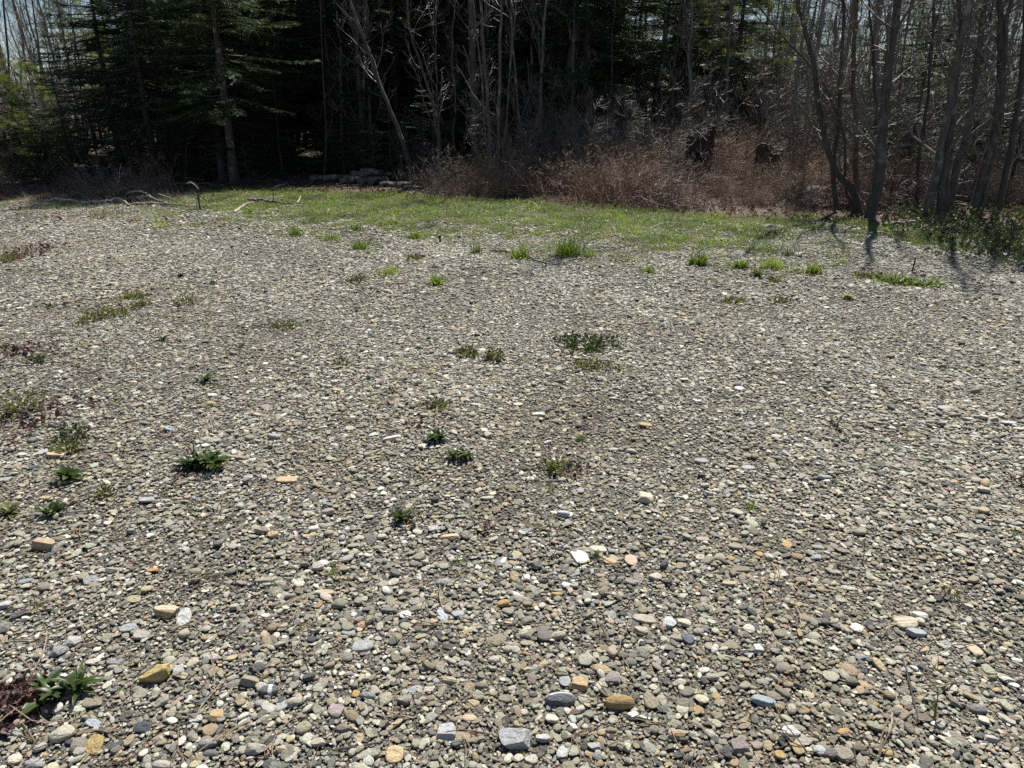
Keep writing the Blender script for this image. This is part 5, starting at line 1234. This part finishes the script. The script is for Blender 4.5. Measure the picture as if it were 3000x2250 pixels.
mat_weed(1715, 1005, 165, 56, 'widest green weed mat, mixed with reddish dead stems', 'leaf_dark', .8, .06, 1, 3)
mat_weed(1735, 1072, 112, 34, 'yellow green weed mat in front of the widest one', 'leaf_mat', .8, .04, 2)
mat_weed(1370, 1036, 52, 28, 'compact green weed cushion paired with an olive one', 'leaf_mat', 1.6, .05, 3)
mat_weed(1452, 1046, 44, 30, 'olive weed cushion beside the compact green one', 'leaf_mat', 1.3, .05, 4)
mat_weed(1280, 1190, 72, 28, 'bright low weed behind the rosette with dead stalks', 'leaf_mat', 1.4, .04, 5)
mat_weed(1630, 1370, 76, 46, 'yellow green tuft growing beside a lump of bare soil', 'leaf_mat', 1.5, .04, 6, 3)
mat_weed(300, 922, 108, 40, 'green weed strip with a yellow end, far out on the gravel', 'leaf_mat', 1.5, .06, 7)
mat_weed(388, 870, 70, 26, 'ragged low weed behind the yellow-ended strip', 'leaf_mat', .9, .04, 8)
mat_weed(215, 1278, 92, 40, 'three-leaved weed patch beside straggly stalks', 'leaf_dark', 1.0, .06, 9, 3)
mat_weed(60, 1190, 110, 80, 'straggly weeds in dead leaves with tall thin stalks', 'leaf_mat', .5, .1, 10, 6)
mat_weed(200, 1318, 80, 36, 'feathery olive weed in front of the three-leaved patch', 'leaf_mat', .9, .06, 11, 2)
mat_weed(830, 956, 78, 22, 'thin green weed smear on mid gravel', 'leaf_mat', .8, .03, 12)
mat_weed(410, 895, 40, 20, 'scrap of yellow weed near the ragged low weed', 'leaf_mat', .8, .03, 13)
mat_weed(310, 1450, 34, 26, 'tiny reddish weed near the glossy rosette', 'leaf_mat', .7, .04, 14, 1)
mat_weed(545, 885, 44, 30, 'sprig of thin weeds near a forked stem', 'leaf_mat', .5, .06, 15, 3)
mat_weed(2150, 880, 60, 18, 'faint olive weed behind the pale woolly rosette', 'leaf_mat', .6, .03, 16)
mat_weed(2285, 882, 56, 20, 'small green weed between far gravel tufts', 'leaf_mat', .8, .03, 17)
mat_weed(1045, 820, 50, 20, 'greenish weed before the sorrel-like sprout', 'leaf_mat', .7, .04, 18)
mat_weed(30, 755, 90, 40, 'brown and green weed patch at the edge of far gravel', 'leaf_mat', .5, .06, 19, 3)
mat_weed(1215, 755, 50, 14, 'thin green weed streak below the dense tuft', 'leaf_mat', .9, .03, 20)
mat_weed(2270, 822, 44, 12, 'yellow green leaf scrap on gravel before the tufts', 'leaf_mat', 1.4, .03, 21)
mat_weed(2560, 812, 130, 18, 'thin weed trail leading to the flat weed patch', 'leaf_mat', .8, .03, 22)
mat_weed(1000, 1065, 36, 22, 'small scrap of weeds with dry stems on mid gravel', 'leaf_mat', .4, .05, 23, 3)

def tuft(px, py, w, h, label, n=60, mt='grass', seed=0, wd=.0035, droop=.3):
    p = gp(px, py + h * .4); k = mm_per_px(p)
    g = np.random.default_rng(1400 + seed)
    o = link('grass_tuft', grass_source(1400 + seed, int(n * 1.3), h * k * .6, h * k * 1.3, w * k * .2, wd * (1.35 if py < 1000 else 1.1), mt, droop), loc=tuple(p)); tag(o, label, 'grass tuft', 'grass tufts in the gravel')
tuft(1665, 722, 96, 66, 'largest grass tuft, thick and upright at the gravel edge', 190, seed=1)
tuft(1527, 738, 62, 48, 'tall loose tuft beside the largest grass tuft', 90, seed=2)
tuft(1397, 728, 34, 36, 'narrow bright tuft near the dark crooked twig', 50, seed=3)
tuft(864, 676, 44, 34, 'round tuft standing apart on gravel below the straight branch', 90, seed=4)
tuft(965, 690, 58, 36, 'leaning tuft between two lone round tufts', 60, seed=5)
tuft(1052, 716, 66, 38, 'spreading tuft of upright blades in front of the leaning one', 100, seed=6)
tuft(1215, 688, 58, 30, 'dense dark green tuft behind the short black peg', 110, seed=7)
tuft(1045, 662, 46, 34, 'tuft half inside the grass strip, behind the spreading one', 60, seed=8)
tuft(1145, 792, 84, 30, 'low wide tuft alone out on the gravel', 90, seed=9)
tuft(1275, 818, 50, 40, 'broad-bladed sorrel-like sprout on the gravel', 34, seed=10, wd=.008)
tuft(2046, 758, 60, 46, 'bushy tuft at the front of the gravel edge', 90, seed=11, wd=.005)
tuft(2172, 772, 44, 34, 'twin tuft of broad blades beside the bushy one', 60, seed=12, wd=.006)
tuft(2215, 796, 28, 36, 'dark small tuft standing forward of its neighbours', 40, seed=13, wd=.005)
tuft(2262, 772, 96, 36, 'wide dry-based tuft with fresh green tips', 110, seed=14)
tuft(2375, 786, 58, 42, 'pale upright tuft nearest the open gravel gap', 70, seed=15, wd=.005)
tuft(2305, 738, 40, 28, 'small tuft behind the wide dry-based one', 50, seed=16)
tuft(2465, 765, 26, 18, 'tiny yellow tuft alone in the gravel gap', 30, seed=17)
tuft(2625, 812, 120, 44, 'long flat weed patch in front of the T-shaped pin', 200, seed=18, wd=.006, droop=.7)
tuft(2715, 825, 96, 36, 'lower trailing end of the flat weed patch', 130, seed=19, wd=.006, droop=.7)
tuft(1725, 742, 50, 30, 'small tuft touching the largest grass tuft', 50, seed=20)
tuft(1900, 790, 44, 26, 'low bright tuft before the patchy grass', 46, seed=21)
tuft(1650, 735, 46, 20, 'short grass fringe at the foot of the largest tuft', 40, seed=22)
tuft(730, 615, 40, 24, 'tuft in the grass beside the short pale branch', 50, seed=23)
tuft(390, 640, 60, 26, 'dead brown tuft with upright stalks near fallen branches', 60, 'grass_dry', 24)
tuft(300, 628, 30, 34, 'bleached standing stalks before the longest fallen branch', 20, 'grass_dry', 25)
tuft(975, 1672, 38, 46, 'lone grassy sprout among pale stones', 18, seed=26, wd=.0016)
tuft(800, 1710, 22, 34, 'thin sprout squeezed between two tan stones', 10, seed=27, wd=.0014)
tuft(890, 1832, 26, 30, 'fine green sprout on even gravel', 14, seed=28, wd=.0014)
tuft(1345, 1640, 26, 36, 'dark wispy sprout near the cream tan bar stone', 14, seed=29, wd=.0014)
tuft(1148, 1140, 26, 34, 'purplish upright sprout on mid gravel', 16, 'leaf_dark', 30, .003)
tuft(1697, 1280, 36, 34, 'star-shaped sprout with one tall dead stem', 18, seed=31, wd=.0035)
tuft(1610, 1425, 26, 44, 'wispy grass sprout in front of the soil lump', 14, seed=32, wd=.0016)
tuft(1770, 1165, 12, 28, 'single upright yellow blade on open gravel', 5, seed=33, wd=.003)
tuft(345, 1165, 30, 40, 'thin dark sprout behind an old flat brown stone', 12, seed=34, wd=.002)
tuft(2195, 1478, 36, 40, 'dry yellowish sprout by a small green shoot', 16, seed=35, wd=.002)
tuft(2980, 1555, 40, 34, 'olive sprout at the edge of the gravel', 18, seed=36, wd=.002)
tuft(1175, 1060, 18, 22, 'tiny bright sprout pair on mid gravel', 10, seed=37, wd=.003)
tuft(1205, 1075, 16, 26, 'tiny sprout standing next to the bright pair', 9, seed=38, wd=.003)
tuft(2785, 1735, 40, 40, 'small yellow sprig growing out of reddish litter', 26, 'leaf_mat', 39, .003)
tuft(155, 1300, 14, 30, 'single yellow green shoot before the feathery weed', 5, seed=40, wd=.003)

def sprig(px, py, h, label, seed, lean=0., nl=10):
    g = np.random.default_rng(seed); p = gp(px, py); k = mm_per_px(p); H = h * k
    o = link('weed_sprig', None, loc=tuple(p)); tag(o, label, 'weed', 'upright weed sprigs')
    P = smooth_line([(0, 0, 0), (lean * .4 * H, 0, H * .5), (lean * H, 0.01, H)], 10)
    tube_obj('stem', P, np.linspace(.0022, .001, 10), 'twig_red', o, 4)
    for i in range(nl):
        t = g.uniform(.15, 1); q_ = P[min(9, int(t * 9))]
        lf = link('leaf', LEAF['leaf_mat'][int(g.integers(0, 5))], o, loc=tuple(q_)); L = H * g.uniform(.14, .3)
        lf.rotation_euler = (0, g.uniform(-.6, .3), g.uniform(0, 6.28)); lf.scale = (L, L * .8, L)
sprig(2735, 2105, 120, 'tall sprig with narrow leaves and one drooping leaf', 801, -.05, 16)
sprig(2527, 1650, 78, 'thin dark sprig on bare gravel', 802, -.06, 6)
sprig(1272, 1250, 70, 'dead stalk standing up from the dark rosette', 803, .1, 0)
sprig(1706, 1290, 90, 'tall dead stem beside the star-shaped sprout', 804, .15, 0)
sprig(700, 1040, 30, 'short bent stalk among buff pebbles', 805, .3, 2)
sprig(1155, 965, 44, 'reddish bare stalk with a side shoot', 806, .15, 3)
sprig(1560, 960, 46, 'dark bare stalk leaning on mid gravel', 807, .9, 0)
sprig(545, 892, 50, 'forked dark stem among thin weeds', 808, .4, 4)
sprig(150, 1290, 120, 'tallest dead stalk among the straggly weeds', 809, -.1, 2)
sprig(360, 1330, 60, 'leaning dead stalk before the feathery weed', 810, .5, 0)
sprig(1720, 1390, 60, 'dark stalk standing behind the soil lump', 811, .1, 3)

# ------------------------------------------------------------------ dead leaf heaps and soil lumps
def leaf_heap(px, py, w, h, n, label, dark=True, seed=0, zt=.05, sc=.3):
    g = np.random.default_rng(1500 + seed); p = gp(px, py); k = mm_per_px(p); dep = math.atan2(CAM_H, p[1])
    W, D = w * k / 2, h * k / 2 / math.sin(dep)
    r_ = g.uniform(0, 1, n) ** .6 * (1 + .3 * g.normal(size=n).clip(-1, 1)); a0 = g.uniform(0, 6.28, n)
    P = np.stack([p[0] + np.cos(a0) * r_ * W, p[1] + np.sin(a0) * r_ * D, 0 * r_], 1)
    P[:, 2] = hgt(P[:, 0], P[:, 1]) + .008 + zt * (1 - r_ ** 2).clip(0) * g.uniform(.1, 1, n)
    o = scatter('dead_leaves', dl_col, P, np.stack([g.normal(0, .5, n), g.normal(0, .5, n), g.uniform(0, 6.28, n)], 1), g.uniform(.6, 1.5, n) * sc, g.integers(4, 7, n) if dark else g.integers(0, 7, n))
    tag(o, label, 'dead leaves', kind='stuff')
leaf_heap(40, 2075, 185, 120, 420, 'heap of purplish brown dead leaves beside the leafy plant', True, 1, .045, .45)
leaf_heap(90, 1240, 250, 150, 90, 'scatter of dark dead leaves among the straggly weeds', True, 2, .02, .5)
leaf_heap(70, 1040, 260, 70, 110, 'dead leaves spread round the dark rosette', True, 3, .03, .5)
leaf_heap(60, 745, 230, 50, 120, 'brown dead leaf patch at the edge of far gravel', False, 4, .03, .6)
leaf_heap(1435, 1560, 50, 34, 14, 'small clump of dark crumpled leaves', True, 5, .02)
leaf_heap(1205, 1545, 60, 26, 14, 'dead leaf scraps in front of the sparse rosette', True, 6, .02)
leaf_heap(1685, 1378, 70, 50, 40, 'dark soil and dead leaves beside the yellow green tuft', True, 7, .04)
leaf_heap(1240, 1250, 120, 50, 24, 'reddish leaf bits round the stalked rosette', False, 8, .01)
leaf_heap(180, 1490, 110, 30, 16, 'dead leaf bits round the rosette behind the tan stone', True, 9, .01)
leaf_heap(1700, 1030, 260, 90, 60, 'reddish leaf bits round the widest weed mat', False, 10, .01)
leaf_heap(570, 1385, 110, 30, 20, 'reddish stems and leaf bits at the foot of the biggest rosette', True, 11, .01)

# ------------------------------------------------------------------ dry bits strewn over the gravel
ge = np.random.default_rng(1700)
def straw_source(seed, mt):
    g = np.random.default_rng(seed); n = 3; P = np.zeros((n, 5, 3)); d = nrm(np.concatenate([g.normal(0, 1, (n, 2)), np.full((n, 1), .05)], 1))
    for k in range(1, 5): d = nrm(d + g.normal(0, .18, (n, 3)) * [1, 1, .4]); P[:, k] = P[:, k - 1] + d * .022
    geo = Geo(); tubes(geo, P, np.full((n, 5), .0011), 3); return geo.mesh('straw_shape', mt)
straw = source_collection('straw_shapes', [straw_source(1710 + i, ('grass_dry', 'twig_red', 'bark_fir', 'grass_dry', 'twig_red')[i]) for i in range(5)])
q = []
while len(q) < 1100:
    px, py = ge.uniform(-150, 3150), ge.uniform(720, 2400) if ge.uniform() < .35 else ge.uniform(720, 1300)
    if ge.uniform() < np.interp(px, [0, 900, 1800, 3000], [1, .8, .45, .35]): q.append(gp(px, py, .012))
q = np.array(q); nq = len(q)
tag(scatter('straw_bits', straw, q, np.stack([ge.normal(0, .15, nq), ge.normal(0, .15, nq), ge.uniform(0, 6.28, nq)], 1), ge.uniform(.6, 1.9, nq), ge.integers(0, 5, nq)), 'dry straw and twig bits strewn over the gravel', 'straw', kind='stuff')
spr = source_collection('sprout_shapes', [grass_source(1730 + i, 9, .02, .06, .018, .0017, ('grass', 'leaf_mat', 'grass_dry', 'twig_red')[i], .35) for i in range(4)])
q = []
while len(q) < 330:
    px, py = ge.uniform(-150, 3150), 690 + 900 * ge.uniform() ** 2.0
    w_ = np.interp(px, [0, 900, 1800, 2600], [1, .9, .6, .25])
    p_ = gp(px, py)
    if ge.uniform() < w_ and patch_noise(p_[0], p_[1], .8) > -.15: q.append(p_)
q = np.array(q); nq = len(q)
tag(scatter('sparse_sprouts', spr, q, np.stack([np.zeros(nq), np.zeros(nq), ge.uniform(0, 6.28, nq)], 1), ge.uniform(.5, 1.5, nq), ge.integers(0, 4, nq)), 'tiny sparse sprouts dotted across the gravel', 'sprouts', kind='stuff')
